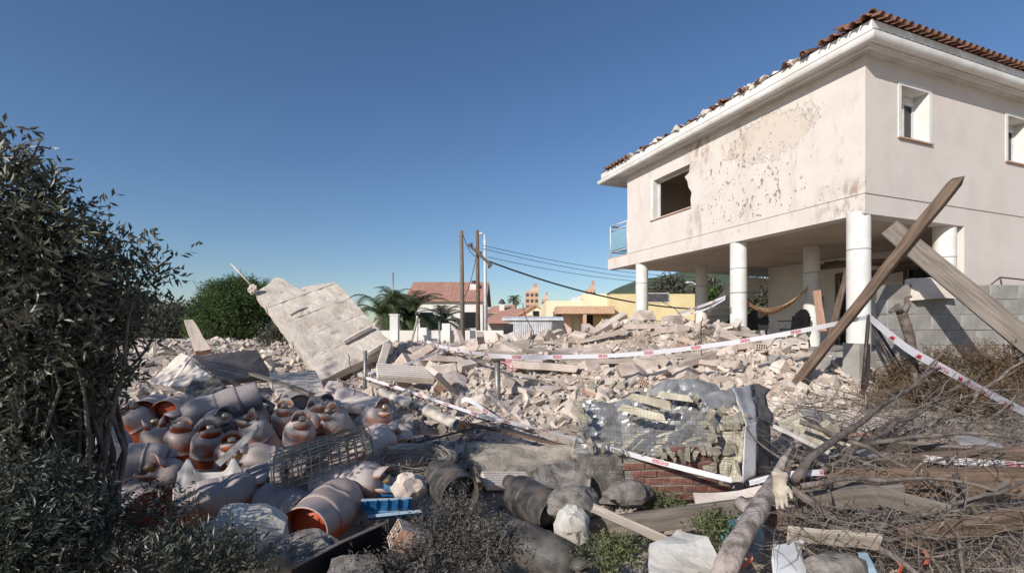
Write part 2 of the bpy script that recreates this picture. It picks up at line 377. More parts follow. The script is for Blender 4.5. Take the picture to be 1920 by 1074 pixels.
jag = [(6.0, 5.02), (4.42, 5.02), (4.44, 5.2), (4.40, 5.38), (4.52, 5.55), (4.56, 5.72), (4.66, 5.86), (4.50, 5.93), (4.46, 6.15), (6.0, 6.15)]
wall_panel('wall', rect(.2865, 7.32, ZG, ZT), [jag], 'y', -.014, .26, ST, house)
wall_panel('edge_beam', rect(.002, 8.48, ZS, ZG - .004), [], 'y', 0, .3, ST, house)
W1 = (.96, 1.80, 5.32, 6.29); W2 = (4.47, 5.31, 5.32, 6.29)
wall_panel('wall', rect(-.014, 12, ZG, ZT), [rect(*W1), rect(*W2)], 'x', -.014, .3, ST, house)
wall_panel('edge_beam', rect(.3015, 2.98, ZS, ZG - .004), [], 'x', .002, .3, ST, house)
wall_panel('wall', rect(2.98, 12, 1.2, ZG - .004), [], 'x', .002, .3, ST, house)
MB().b2(.3, 12, 7.07, 7.32, ZG, ZT).build('wall', ST, house)
MB().b2(.3, 12, .31, 8.46, ZS + .05, ZG - .02).build('floor_slab', MATS['soffit'], house)
MB().b2(.0, .0 + 12, 7.33, 8.48, ZG - .02, ZG + .02).build('balcony_floor', MATS['soffit'], house)
MB().b2(.27, 12, .3, 7.06, 6.55, 6.66).build('ceiling', MATS['soffit'], house)
MB().b2(.27, 3.2, 3.1, 3.22, ZG, 6.54).build('partition', MATS['pale_wall'], house)
MB().b2(3.0, 3.12, 3.22, 7.05, ZG, 6.54).build('partition', MATS['pale_wall'], house)
cab = MB().b2(2.4, 2.98, 4.3, 5.1, ZG, 5.45).build('wardrobe', MATS['dark_door'], house)
MB().b2(2.4, 2.98, 5.14, 5.9, ZG, 5.4).build('wardrobe', MATS['dark_sheet'], house)
# blast-side window trim: white reveal, sill
wn = MB().b2(-.03, .24, 5.995, 6.11, 5.005, 6.2).build('window', MATS['white_paint'], house)
MB().b2(-.06, .2, 4.40, 6.12, 4.975, 5.0).build('sill', MATS['clay'], wn)
MB().b2(.16, .2, 4.6, 6.0, 6.08, 6.14).build('frame', MATS['white_metal'], wn)
MB().b2(.16, .2, 5.93, 5.998, 5.02, 6.08).build('frame', MATS['white_metal'], wn)
for (a, b, c, d) in (W1, W2):
    f = MB()
    f.b2(a - .075, a + .005, -.03, .06, c, d + .075); f.b2(b - .005, b + .075, -.03, .06, c, d + .075); f.b2(a + .005, b - .005, -.03, .06, d - .005, d + .075)
    wn = f.build('window', WP, house)
    MB().b2(b - .012, b + .01, .061, .283, c, d).b2(a - .01, a + .012, .061, .283, c, d).b2(a + .012, b - .012, .061, .283, d - .01, d + .01).build('reveal', WP, wn)
    MB().b2(a - .09, b + .09, -.06, .2, c - .03, c - .002).build('sill', MATS['clay'], wn)
    MB().b2(a + .013, b - .013, .22, .27, d - .168, d - .013).build('shutter_box', MATS['white_metal'], wn)
    MB().b2(a + .012, a + .06, .23, .27, c, d - .17).b2(b - .06, b - .012, .23, .27, c, d - .17).b2((a + b) / 2 + .05, (a + b) / 2 + .1, .225, .265, c, d - .17).b2(a + .06, b - .06, .23, .27, c, c + .05).build('frame', MATS['white_metal'], wn)
    MB().b2(a + .06, b - .06, .255, .262, c + .05, d - .17).build('pane', MATS['dark_door'], wn)
# cornice and gutter swept round the eaves
def sweep(prof, name, m, smooth=False):
    V = []; n = len(prof); E = 8.05
    for (o, z) in prof:
        V += [(12, -o, z), (-o, -o, z), (-o, E + o, z), (9, E + o, z)]
    Fs = [(i * 4 + k, i * 4 + k + 1, ((i + 1) % n) * 4 + k + 1, ((i + 1) % n) * 4 + k) for i in range(n) for k in range(3)]
    Fs += [tuple(i * 4 for i in range(n)), tuple(i * 4 + 3 for i in reversed(range(n)))]
    me = bpy.data.meshes.new(name); me.from_pydata(V, [], Fs); me.update()
    bm = bmesh.new(); bm.from_mesh(me); bmesh.ops.recalc_face_normals(bm, faces=bm.faces); bm.to_mesh(me); bm.free()
    return link(name, me, house, m)
sweep([(-.4, 6.69), (-.05, 6.69), (-.05, 6.655), (.03, 6.655), (.03, 6.675), (.08, 6.675), (.08, 6.69), (.165, 6.69), (.17, 6.66), (.205, 6.66), (.21, 6.685), (.235, 6.685), (.25, 6.72), (.25, 6.80), (-.4, 6.80)], 'cornice', WP)
gp = [(.255 + .085 * (1 - math.cos(t)), 6.76 - .10 * math.sin(t)) for t in [math.pi * k / 9 for k in range(10)]]
autosmooth(sweep(gp + [(.425, 6.80), (.435, 6.80), (.435, 6.785), (.42, 6.785)][:2] + [(.40, 6.80), (.255, 6.80)], 'gutter', WP), 40)
sweep([(-.4, 6.803), (.33, 6.803), (.33, 7.03), (-.4, 7.03)], 'fascia', WP)
# roof: hipped deck, every eaves tile a piece
SL = math.tan(math.radians(17))
def roof_z(x, y): return 7.035 + SL * min(x + .40, y + .40, 8.45 - y)
rd = []
a = .33; E = 8.05
for (x, y) in [(-a, -a), (12, -a), (12, 3.825), (3.825, 3.825), (-a, E + a)]: rd.append((x, y, roof_z(x, y)))
rd.append((12, E + a, roof_z(12, E + a)))
me = bpy.data.meshes.new('roof'); me.from_pydata([(p[0], p[1], p[2]) for p in rd], [], [(0, 1, 2, 3), (0, 3, 4), (4, 3, 2, 5)]); me.update()
roof = link('roof', me, house, MATS['tile'])
def tile_mesh():
    b = MB(); n = 7; R0, R1 = .074, .062
    for (yy, R) in ((0, R0), (.42, R1)):
        for rr in (R, R - .014):
            for k in range(n): t = math.pi * k / (n - 1); b.v.append((rr * math.cos(t), yy, rr * math.sin(t)))
    for k in range(n - 1):
        b.f += [(k, 2 * n + k, 2 * n + k + 1, k + 1), (n + k, n + k + 1, 3 * n + k + 1, 3 * n + k), (k, k + 1, n + k + 1, n + k), (2 * n + k, 3 * n + k, 3 * n + k + 1, 2 * n + k + 1)]
    return b.mesh('tile', True)
TILE = tile_mesh(); TILE.materials.append(MATS['tile'])
def put_tile(x, y, rz, dz=0.0, rx=0.0, ry=0.0):
    o = link('tile', TILE, roof); o.location = (x, y, roof_z(x, y) + .005 + dz); o.rotation_euler = (math.radians(17) + rx, ry, rz); return o
random.seed(3)
for row in (0, 1):
    for k in range(36):
        put_tile(-.28 + .19 * k + random.uniform(-.012, .012), -.47 + row * .40, 0, row * .025, 0, random.uniform(-.05, .05))
    for k in range(44):
        y = -.28 + .19 * k
        lost = .9 if 1.0 < y < 6.6 else .12
        if random.random() < lost: continue
        put_tile(-.47 + row * .40, y, -math.pi / 2, row * .025 + random.uniform(0, .02), random.uniform(-.1, .1), random.uniform(-.15, .15))
for k in range(14): put_tile(-.36 + k * .33, -.36 + k * .33, -math.pi / 4, .06, -.1)
# broken mortar and tile stubs where the tiles were blown off
mo = MB()
for k in range(120):
    y = random.uniform(.5, 7.6); x = random.uniform(-.36, .15); s = random.uniform(.03, .09)
    mo.box((x, y, roof_z(x, y) + s * .3), (s * 2, s * 2.2, s * 1.1), (random.uniform(-.5, .5), random.uniform(-.5, .5), random.uniform(0, 3)), .7, s * .3)
tag(mo.build('mortar_bed', MATS['plaster'], roof), kind='stuff')
tb = MB()
for k in range(90):
    y = random.uniform(.8, 7.9); x = random.uniform(-.40, .1); s = random.uniform(.03, .06)
    tb.box((x, y, roof_z(x, y) + .03), (s * 3, s * 2, .02), (random.uniform(-.7, .7), random.uniform(-.7, .7), random.uniform(0, 3)))
tag(tb.build('tile_shards', MATS['tile'], roof), kind='stuff')
up = MB().b2(6.9, 9.5, 1.6, 4.5, 7.2, 8.25).build('roof_dormer', WP, house)
MB().add([(6.7, 1.4, 8.25), (9.7, 1.4, 8.25), (9.7, 4.7, 8.25), (6.7, 4.7, 8.25), (8.2, 3.05, 8.75)], [(0, 1, 4), (1, 2, 4), (2, 3, 4), (3, 0, 4), (3, 2, 1, 0)]).build('dormer_roof', MATS['tile'], up)
# columns
def column(x, y, z0=1.1, joint=True, r=.19):
    c = MB().lathe([(r, z0), (r, ZS + .06)], 28).build('column', WP, house, True, (x, y, 0)); MB().lathe([(r + .0, 3.195), (r + .003, 3.2), (r + .003, 3.21), (r, 3.215)], 28).build('joint_ring', MATS['mortar'], c)
for (x, y) in ((.13, .2), (.2, 3.05), (.2, 6.85), (2.75, .22), (2.6, 3.0), (2.6, 6.9)): column(x, y)
# porch: back wall, doors, stair, tv, joist
wall_panel('wall', rect(.32, 6.4, 1.2, ZS + .04), [rect(1.3, 2.2, 1.21, 3.35), rect(3.3, 4.0, 1.21, 3.35)], 'y', 5.0, .2, MATS['pale_wall'], house)
for (a, b) in ((1.3, 2.2), (3.3, 4.0)):
    d = MB().b2(5.1, 5.14, a, b, 1.22, 3.35).build('door', MATS['dark_door'], house); MB().b2(4.96, 5.0, a - .06, a, 1.22, 3.4).b2(4.96, 5.0, b, b + .06, 1.22, 3.4).b2(4.96, 5.0, a, b, 3.35, 3.41).build('frame', MATS['wood_dark'], d)
MB().b2(.3, 6, -.0 + .31, .33, 1.2, 1.25).build('threshold', MATS['concrete'], house)
MB().b2(-.25, 12, -.25, 8.5, 1.0, 1.33).build('terrace_floor', MATS['concrete'], house)
tv = MB().b2(4.9, 4.99, 4.45, 5.0, 2.35, 2.75).build('wall_television', MATS['black_plastic'], house)
for k in range(7): MB().box((2.9 + .2 * k, 1.6, 3.35 - .02 * k), (.05, 3.0, .08), (random.uniform(-.2, .2), 0, random.uniform(-.5, .5))).build('loose_batten', MATS['wood_dark'], house)
stair = empty('staircase', HW(4.4, 8.0, 1.3), HA, 'white outdoor staircase rising behind the house porch', 'staircase')
for k in range(11):
    MB().b2(-.55, .55, -1.6 + .29 * k, -1.28 + .29 * k, .2 * k + .0, .2 * k + .2).build('step', WP, stair).scale = (1, -1, 1)
q = MB(); q.box((-.58, 0, 1.1), (.05, 3.9, .22), (-math.atan2(.2, .29), 0, 0)); q.build('stringer', WP, stair)
# balcony railing
rb = MB()
rb.tube([(.05, 7.36, 5.28), (.05, 8.4, 5.28), (4, 8.4, 5.28)], .025, 8); rb.tube([(.05, 7.36, 5.12), (.05, 8.4, 5.12), (4, 8.4, 5.12)], .018, 8); rb.tube([(.05, 7.36, 4.4), (.05, 8.4, 4.4), (4, 8.4, 4.4)], .018, 8)
for (x, y) in ((.05, 7.42), (.05, 8.4), (1.2, 8.4), (2.4, 8.4), (3.6, 8.4)): rb.tube([(x, y, 4.2), (x, y, 5.28)], .022, 8)
rl = rb.build('railing', MATS['white_metal'], house, True)
MB().b2(.043, .057, 7.47, 8.35, 4.45, 5.08).build('glass_panel', MATS['blue_glass'], rl)
MB().b2(.1, 1.15, 8.393, 8.407, 4.45, 5.08).build('glass_panel', MATS['blue_glass'], rl)
# clothes rack bracket on the shaded wall
rk = MB(); rk.tube([(3.5, -.02, 2.5), (3.45, -.35, 2.78), (6.4, -.35, 2.72)], .016, 6); rk.tube([(3.45, -.35, 2.78), (3.7, -.3, 2.3)], .014, 6); rk.tube([(4.6, -.02, 2.5), (4.6, -.35, 2.75)], .012, 6)
tag(rk.build('drying_rack', MATS['steel'], None, True), 'rusty wall-mounted clothes drying rack on the shaded house wall', 'drying rack')
bpy.data.objects['drying_rack'].matrix_world = HM
# hammock, chairs, boards under the porch
def hammock():
    A = HW(.2, 3.05, 2.62); A.z = 2.63; B = HW(2.6, 3.0, 0); B.z = 2.95; V = []; n, m_ = 24, 7
    for i in range(n + 1):
        t = i / n; c = A.lerp(B, t); c.z -= .62 * 4 * t * (1 - t) * (1.0 - .35 * (t - .5)); wd = .02 + .17 * math.sin(math.pi * t) ** .8
        for j in range(m_):
            s = (j / (m_ - 1) - .5) * 2; V.append((c.x + s * wd * .35, c.y + s * wd * .9, c.z + .12 * (s * s) * math.sin(math.pi * t) + .01 * math.sin(9 * s + 11 * t)))
    Fq = [(i * m_ + j, i * m_ + j + 1, (i + 1) * m_ + j + 1, (i + 1) * m_ + j) for i in range(n) for j in range(m_ - 1)]
    h = empty('hammock', A, 0, 'tan striped hammock slung between two white porch columns', 'hammock')
    o = link('cloth', np_mesh('cloth', V, Fq, 4), h, MATS['cloth']); o.location = -A
    md = o.modifiers.new('s', 'SOLIDIFY'); md.thickness = .012
    r = MB(); r.lathe([(.2, -.01), (.203, 0), (.2, .01)], 20); r.build('rope', MATS['straw'], h, True).location = HW(.2, 3.05, 2.63) - A
hammock()
def chair(px, Y, rz, label):
    p = P(px, 622, Y); t = empty('garden_chair', (p.x, p.y, 1.33), rz, label, 'chair')
    m = MATS['black_plastic']
    MB().box((0, 0, .43), (.46, .44, .04)).build('seat', m, t)
    b = MB()
    for i in range(9):
        a = -1 + 2 * i / 8; x = .24 * a; h = .48 * (1 - .35 * a * a)
        b.box((x, .22 - .05 * (1 - a * a) * -1, .45 + h / 2), (.062, .03, h), (-.15, 0, 0))
    b.build('backrest', m, t)
    for sx in (-1, 1):
        for sy in (-1, 1): MB().tube([(sx * .2, sy * .19, .42), (sx * .24, sy * .23, 0)], .02, 6).build('leg', m, t)
        MB().box((sx * .25, 0, .64), (.05, .44, .03)).build('armrest', m, t)
chair(1420, 12.6, 2.6, 'black plastic garden chair below the low middle of the hammock'); chair(1488, 12.2, 3.4, 'black plastic garden chair beside the inner porch column')
def board(name, p0, p1, wd, th, m, label, cat='board', roll=0.0, jit=.004, seg=5, taper=1.0, group=None):
    p0 = Vector(p0); p1 = Vector(p1); d = p1 - p0; a, b, dd = frame(d); R = Matrix.Rotation(roll, 3, dd); a = R @ a; b = R @ b
    q = MB(); L = d.length
    for i in range(seg + 1):
        t = i / seg; k = 1 + (taper - 1) * t
        for (s, u) in ((-1, -1), (1, -1), (1, 1), (-1, 1)):
            q.v.append((L * t + (random.uniform(-jit, jit) * 6 if i in (0, seg) else 0), s * wd / 2 * k + random.uniform(-jit, jit), u * th / 2 * k + random.uniform(-jit, jit)))
    for i in range(seg):
        for k in range(4): q.f.append((i * 4 + k, i * 4 + (k + 1) % 4, (i + 1) * 4 + (k + 1) % 4, (i + 1) * 4 + k))
    q.f += [(3, 2, 1, 0), tuple(seg * 4 + k for k in range(4))]
    o = q.build(name, m); o.matrix_world = Matrix.Translation(p0) @ Matrix((dd, a, b)).transposed().to_4x4()
    bv = o.modifiers.new('b', 'BEVEL'); bv.width = min(wd, th) * .08; bv.segments = 1
    return tag(o, label, cat, group)
board('wooden_board', P(1590, 505, 9.4), P(1555, 635, 8.7), .10, .05, MATS['wood_dark'], 'dark splintered board leaning in the porch behind the corner column')
board('wooden_board', P(1531, 545, 11.2), P(1542, 622, 10.6), .16, .03, MATS['board_pink'], 'pinkish board propped against the inner porch column')
# the two big crossed timbers and their neighbours
board('timber_beam', P(1793, 338, 5.6), P(1478, 738, 6.4), .125, .11, MATS['wood_dark'], 'long splintered brown timber crossing over the grey plank', 'timber', .3, .012, 10, 1.0)
board('grey_plank', P(1668, 428, 6.0), P(1985, 690, 5.0), .06, .22, MATS['wood_grey'], 'broad weathered grey plank crossing under the brown timber', 'plank', -.25, .004, 8)
# block retaining wall: every block a piece
def block_mesh(l, h, d):
    bm = bmesh.new(); bmesh.ops.create_cube(bm, size=1)
    for v in bm.verts: v.co = Vector((v.co.x * l, v.co.y * d, v.co.z * h))
    bmesh.ops.bevel(bm, geom=bm.edges[:], offset=.008, segments=1, affect='EDGES')
    for v in bm.verts: v.co += Vector([random.uniform(-.0025, .0025) for _ in range(3)])
    me = bpy.data.meshes.new('concrete_block'); bm.to_mesh(me); bm.free(); me.materials.append(MATS['block']); return me
BLK = block_mesh(.392, .192, .195); HALF = block_mesh(.192, .192, .195)
def block_wall(p0, ang, cols, rows, label, core=True, skip=lambda r, c: False, off=0):
    t = empty('block_wall', p0, ang, label, 'wall')
    for r in range(rows):
        for c in range(cols):
            if skip(r, c): continue
            x = .2 + .4 * c + (.2 if (r + off) % 2 else 0)
            link('concrete_block', BLK, t, None, (x + random.uniform(-.003, .003), random.uniform(-.006, .006), .1 + .2 * r + random.uniform(-.002, .002)), (0, 0, random.uniform(-.01, .01)))
        if (r + off) % 2 and not skip(r, 0): link('concrete_block', HALF, t, None, (.1, 0, .1 + .2 * r))
    mo = MB()
    for r in range(rows):
        cs = [c for c in range(cols) if not skip(r, c)]
        if cs: mo.b2(.012, .4 * (max(cs) + 1) - .012, -.09, .09, .2 * r, .2 * r + .188 if r == rows - 1 or all(skip(r + 1, c) for c in range(cols)) else .2 * r + .2)
    mo.build('mortar_joints', MATS['mortar'], t)
    return t
pw = P(1652, 622, 6.35)
block_wall((pw.x, pw.y, .72), math.radians(3), 8, 8, 'grey concrete block retaining wall under the crossed timbers', skip=lambda r, c: (r == 7 and c < 3))
# painted lump of masonry lying on the wall
def chunkify(o, jit, cuts=2, seed=0, disp=.0):
    bm = bmesh.new(); bm.from_mesh(o.data); bmesh.ops.subdivide_edges(bm, edges=bm.edges[:], cuts=cuts, use_grid_fill=True)
    for v in bm.verts:
        nn = noise.noise_vector(v.co * 3.1 + Vector((seed, 0, 0))); v.co += nn * jit + noise.noise_vector(v.co * 11 + Vector((0, seed, 0))) * jit * .4
    bmesh.ops.triangulate(bm, faces=bm.faces[:]); bm.to_mesh(o.data); bm.free(); return o
pb = P(1745, 556, 6.25)
o = MB().box((0, 0, .13), (.50, .24, .27), None, .9).build('masonry_lump', MATS['plaster'], None, False, (pb.x, pb.y + .03, 2.12), (0, 0, .05)); chunkify(o, .035, 3, 5)
tag(o, 'broken whitish masonry lump resting on the grey block wall', 'masonry')
# corner pier and low ruined wall beside it
pp = P(1606, 690, 6.55)
o = MB().box((0, 0, .45), (.22, .22, .95)).build('concrete_pier', MATS['concrete'], None, False, (pp.x, pp.y, .62), (0, 0, HA)); chunkify(o, .012, 3, 2); tag(o, 'stained concrete pier under the corner column, beside the thin steel posts', 'pier')
pl = P(1590, 700, 6.75)
block_wall((pl.x, pl.y, .55), math.radians(158), 3, 4, 'low ruined block wall with missing top blocks beside the concrete pier', skip=lambda r, c: r + c > 4)
# fence corner post with two braces
pf = P(1629, 596, 6.1); fp = empty('fence_post', (pf.x, pf.y, .7), 0, 'dark steel fence corner post with two slanting braces holding the tape', 'post')
def rel(t, pts): return [Vector(p) - Vector(t.location) for p in pts]
MB().tube(rel(fp, [P(1629, 590, 6.1), P(1616, 748, 6.05)]), .022, 8).build('post', MATS['steel'], fp, True)
MB().tube(rel(fp, [P(1633, 600, 6.1), P(1690, 726, 5.8)]), .018, 8).build('brace', MATS['steel'], fp, True)
MB().tube(rel(fp, [P(1636, 602, 6.12), P(1706, 716, 6.0)]), .018, 8).build('brace', MATS['steel'], fp, True)
# ---------------------------------------------------------------- vegetation
def foliage_mesh(name, blobs, n, ln, wd, seed=0, up=.35, shell=.55, tw=6, droop=0.0, spread=.8, fill=.0, rag=.14):
    # n twigs in the blobs (x,y,z,rx,ry,rz); each twig carries tw folded leaves
    R = np.random.default_rng(seed); vol = np.array([b[3] * b[4] * b[5] for b in blobs]) ** .75; pr = vol / vol.sum()
    B = np.array(blobs)[R.choice(len(blobs), n, p=pr)]
    d = R.normal(size=(n, 3)); d /= np.linalg.norm(d, axis=1)[:, None]
    rad = (shell + (1 - shell) * R.random(n)) if not fill else R.random(n) ** .5
    rad = rad * (1 + rag * R.normal(size=n) * .6) * (1 + rag * np.sin(d[:, 0] * 5 + B[:, 0] * 7) * np.cos(d[:, 2] * 6 + B[:, 2] * 5))
    base = B[:, :3] + d * B[:, 3:6] * rad[:, None]
    tdir = d + R.normal(size=(n, 3)) * .6; tdir[:, 2] += up; tdir /= np.linalg.norm(tdir, axis=1)[:, None]
    T = np.repeat(tdir, tw, 0); k = np.tile(np.arange(tw), n); N = n * tw
    L = ln * R.uniform(.6, 1.25, N); W = wd * R.uniform(.7, 1.25, N)
    o = np.repeat(base, tw, 0) + T * (k[:, None] * ln * .42)
    side = R.normal(size=(N, 3)); side -= T * (side * T).sum(1)[:, None]; side /= np.linalg.norm(side, axis=1)[:, None]
    ld = T * (1 - spread * .55) + side * spread; ld[:, 2] -= droop; ld /= np.linalg.norm(ld, axis=1)[:, None]
    nn = np.cross(ld, R.normal(size=(N, 3))); nn /= np.linalg.norm(nn, axis=1)[:, None]; sd = np.cross(nn, ld)
    p0 = o; p2 = o + ld * L[:, None]; mid = o + ld * (L * .5)[:, None]
    p1 = mid + sd * (W / 2)[:, None] + nn * (W * .25)[:, None]; p3 = mid - sd * (W / 2)[:, None] + nn * (W * .25)[:, None]
    V = np.stack([p0, p1, p2, p3], 1).reshape(-1, 3); i = np.arange(N) * 4
    return np_mesh(name, V, np.concatenate([np.stack([i, i + 1, i + 2], 1), np.stack([i, i + 2, i + 3], 1)]), 3), base, tdir
def limb_tree(t, roots, targets, r0, m, seed, name='trunk', wig=.12):
    R = random.Random(seed); q = MB()
    for tg in targets:
        a = Vector(R.choice(roots)); b = Vector(tg); pts = []; n = 6
        for i in range(n + 1):
            s = i / n; p = a.lerp(b, s); p.z += (b - a).length * .08 * math.sin(math.pi * s)
            if 0 < i: p += Vector((R.uniform(-wig, wig), R.uniform(-wig, wig), R.uniform(-wig, wig) * .6)) * (b - a).length * .35
            pts.append(p)
        q.tube(pts, [r0 * (1 - .82 * i / n) for i in range(n + 1)], 6)
    return q.build(name, m, t, True)
def bush(name, label, cat, base, blobs, n, ln, wd, seed, mleaf, mbark=None, r0=.03, nl=12, tw=6, up=.35, shell=.5, group=None, roots=None, spread=.8, stems=True, rag=.14):
    base = Vector(base); t = empty(name, base, 0, label, cat, group)
    bl = [(b[0] - base.x, b[1] - base.y, b[2] - base.z, b[3], b[4], b[5]) for b in blobs]
    me, bs, td = foliage_mesh('crown', bl, n, ln, wd, seed, up, shell, tw, 0, spread, .0, rag)
    o = link('crown', me, t, mleaf)
    if stems:
        R = random.Random(seed); idx = [R.randrange(len(bs)) for _ in range(nl)]
        limb_tree(t, roots or [(0, 0, -.1)], [(b[0], b[1], b[2]) for b in bl] + [tuple(bs[i]) for i in idx], r0, mbark or MATS['bark'], seed)
    return t
def pblob(px, py, r, Y, sy=1.0, sz=1.0, sx=1.0):
    p = P(px, py, Y); m = r / F * Y; return (p.x, p.y, p.z, m * sx, m * sy, m * sz)
# big dusty bush that fills the left edge
bl = [pblob(-10, 320, 50, 2.5), pblob(40, 400, 70, 2.5), pblob(-40, 480, 110, 2.4), pblob(95, 420, 45, 2.6), pblob(100, 500, 80, 2.5), pblob(255, 495, 42, 2.7), pblob(175, 560, 70, 2.7), pblob(60, 620, 95, 2.4), pblob(315, 568, 20, 2.9), pblob(225, 620, 38, 2.8), pblob(120, 680, 70, 2.5), pblob(10, 740, 90, 2.4), pblob(8, 240, 18, 2.5), pblob(60, 790, 60, 2.5), pblob(130, 765, 35, 2.55), pblob(40, 860, 60, 2.4), pblob(180, 700, 30, 2.65)]
bx = P(60, 900, 2.6)
bush('mastic_bush', 'tall dusty dark green bush with a ragged outline, taller than everything near it', 'bush', (bx.x, bx.y, gz(bx.x, bx.y)), bl, 2000, .056, .019, 11, MATS['leaf'], MATS['bark'], .022, 200, 8, .3, .3, rag=.3, roots=[(0, 0, -.05), (.25, .1, -.05), (-.3, .1, -.05)])
bl = [pblob(20, 940, 100, 2.15, 1, .7), pblob(130, 1030, 100, 2.15, 1, .8), pblob(290, 980, 48, 2.4, 1, .8), pblob(330, 1060, 80, 2.2, 1, .6), pblob(30, 1050, 120, 2.0), pblob(430, 1070, 55, 2.3, 1, .8)]
bx = P(150, 1100, 2.2)
bush('low_shrub', 'low dark shrub with narrow leaves in front of the fallen gas cylinders', 'shrub', (bx.x, bx.y, gz(bx.x, bx.y) - .02), bl, 1900, .04, .011, 12, MATS['leaf_dark'], MATS['bark'], .015, 20, 9, .5, .25)
bl = [pblob(860, 980, 60, 2.9, 1, .8), pblob(800, 1040, 65, 2.7), pblob(900, 1040, 60, 2.75), pblob(760, 1075, 55, 2.6, 1, .7), pblob(690, 1080, 40, 2.5, 1, .7)]
bx = P(840, 1085, 2.75)
bush('scorched_weed', 'grey ash-covered weed clump between the blackened gas cylinders', 'weed', (bx.x, bx.y, gz(bx.x, bx.y) - .03), bl, 1500, .03, .007, 13, MATS['ash_leaf'], MATS['twig'], .008, 40, 9, .5, .1)
for (px, py, r, Y, sd, lab) in ((1150, 1035, 55, 2.75, 14, 'fresh green weed clump beside the open burnt cylinder collar'), (1230, 945, 36, 3.6, 15, 'small green weeds at the foot of the red brick fragment'), (1345, 985, 34, 2.9, 16, 'green weeds behind the turquoise tub')):
    p = P(px, py + r * .7, Y); bush('green_weed', lab, 'weed', (p.x, p.y, p.z - .05), [pblob(px, py, r, Y, 1, .55, 1.3)], 230, .028, .011, sd, MATS['weed'], MATS['weed'], .003, 10, 6, .7, .05, rag=.3)
# trees out of frame on the left that shade the foreground
for (x, y, z, r, sd, lab) in ((-8.0, -1.4, 3.6, 2.0, 21, 'broad evergreen tree shading the tall bush'), (-9.2, 1.4, 3.4, 1.9, 23, 'evergreen tree standing beyond the tall bush')):
    b0 = [(x, y, z, r, r, r * .9), (x + r * .5, y + .4, z + r * .5, r * .6, r * .6, r * .6), (x - r * .5, y - .3, z + r * .3, r * .65, r * .65, r * .6), (x + .2, y + r * .5, z - r * .4, r * .7, r * .6, r * .5)]
    bush('evergreen_tree', lab, 'tree', (x, y, gz(x, y)), b0, 620, .15, .07, sd, MATS['leaf_dark'], MATS['bark'], .12, 10, 6, .2, .2)
# round pine behind the slab
bl = [pblob(440, 590, 62, 22), pblob(400, 610, 42, 22), pblob(480, 600, 48, 22.5), pblob(450, 560, 36, 22), pblob(420, 575, 40, 21.5), pblob(490, 565, 34, 22), pblob(385, 590, 25, 21.8)]
px_ = P(440, 650, 22)
bush('pine_tree', 'round bright green pine behind the tilted concrete slab', 'tree', (px_.x, px_.y, 1.28), bl, 6500, .12, .035, 31, MATS['pine'], MATS['bark'], .16, 10, 8, .5, .72)
p = P(535, 630, 14)
bush('grey_shrub', 'dark grey-green shrub below the edge of the tilted slab', 'shrub', (p.x, p.y, 1.3), [pblob(540, 630, 32, 14), pblob(510, 645, 22, 14), pblob(565, 655, 22, 13.5)], 900, .1, .03, 32, MATS['leaf'], MATS['bark'], .03, 8, 6)
for (px, py, r, Y, sd, lab) in ((1255, 548, 26, 70, 33, 'dark tree behind the yellow house, beside the street lamp'), (1322, 552, 22, 62, 34, 'dark tree between the street lamp and the porch column'), (1420, 560, 40, 60, 35, 'tree crown seen beyond the porch stair'), (1300, 600, 22, 42, 36, 'green shrub by the street under the porch roof'), (1340, 585, 24, 40, 37, 'leafy tree in the gap between two porch columns')):
    p = P(px, 625, Y); bush('roadside_tree', lab, 'tree', (p.x, p.y, 1.28), [pblob(px, py, r, Y), pblob(px - r * .6, py + r * .3, r * .6, Y), pblob(px + r * .6, py + r * .2, r * .65, Y)], 900, .5, .2, sd, MATS['pine'] if sd > 35 else MATS['leaf'], MATS['bark'], .15, 4, 6)
for (px, py, r, Y, sd, lab) in ((250, 600, 50, 34, 38, 'dark tree glimpsed beyond the tall bush'), (330, 612, 36, 30, 39, 'dark tree between the tall bush and the round pine'), (150, 600, 50, 36, 40, 'far tree hidden mostly by the tall bush')):
    p = P(px, 625, Y); bush('garden_tree', lab, 'tree', (p.x, p.y, 1.28), [pblob(px, py, r, Y), pblob(px - r * .7, py + r * .3, r * .7, Y), pblob(px + r * .7, py + r * .25, r * .7, Y)], 1500, .28, .1, sd, MATS['leaf'], MATS['bark'], .15, 4, 6)
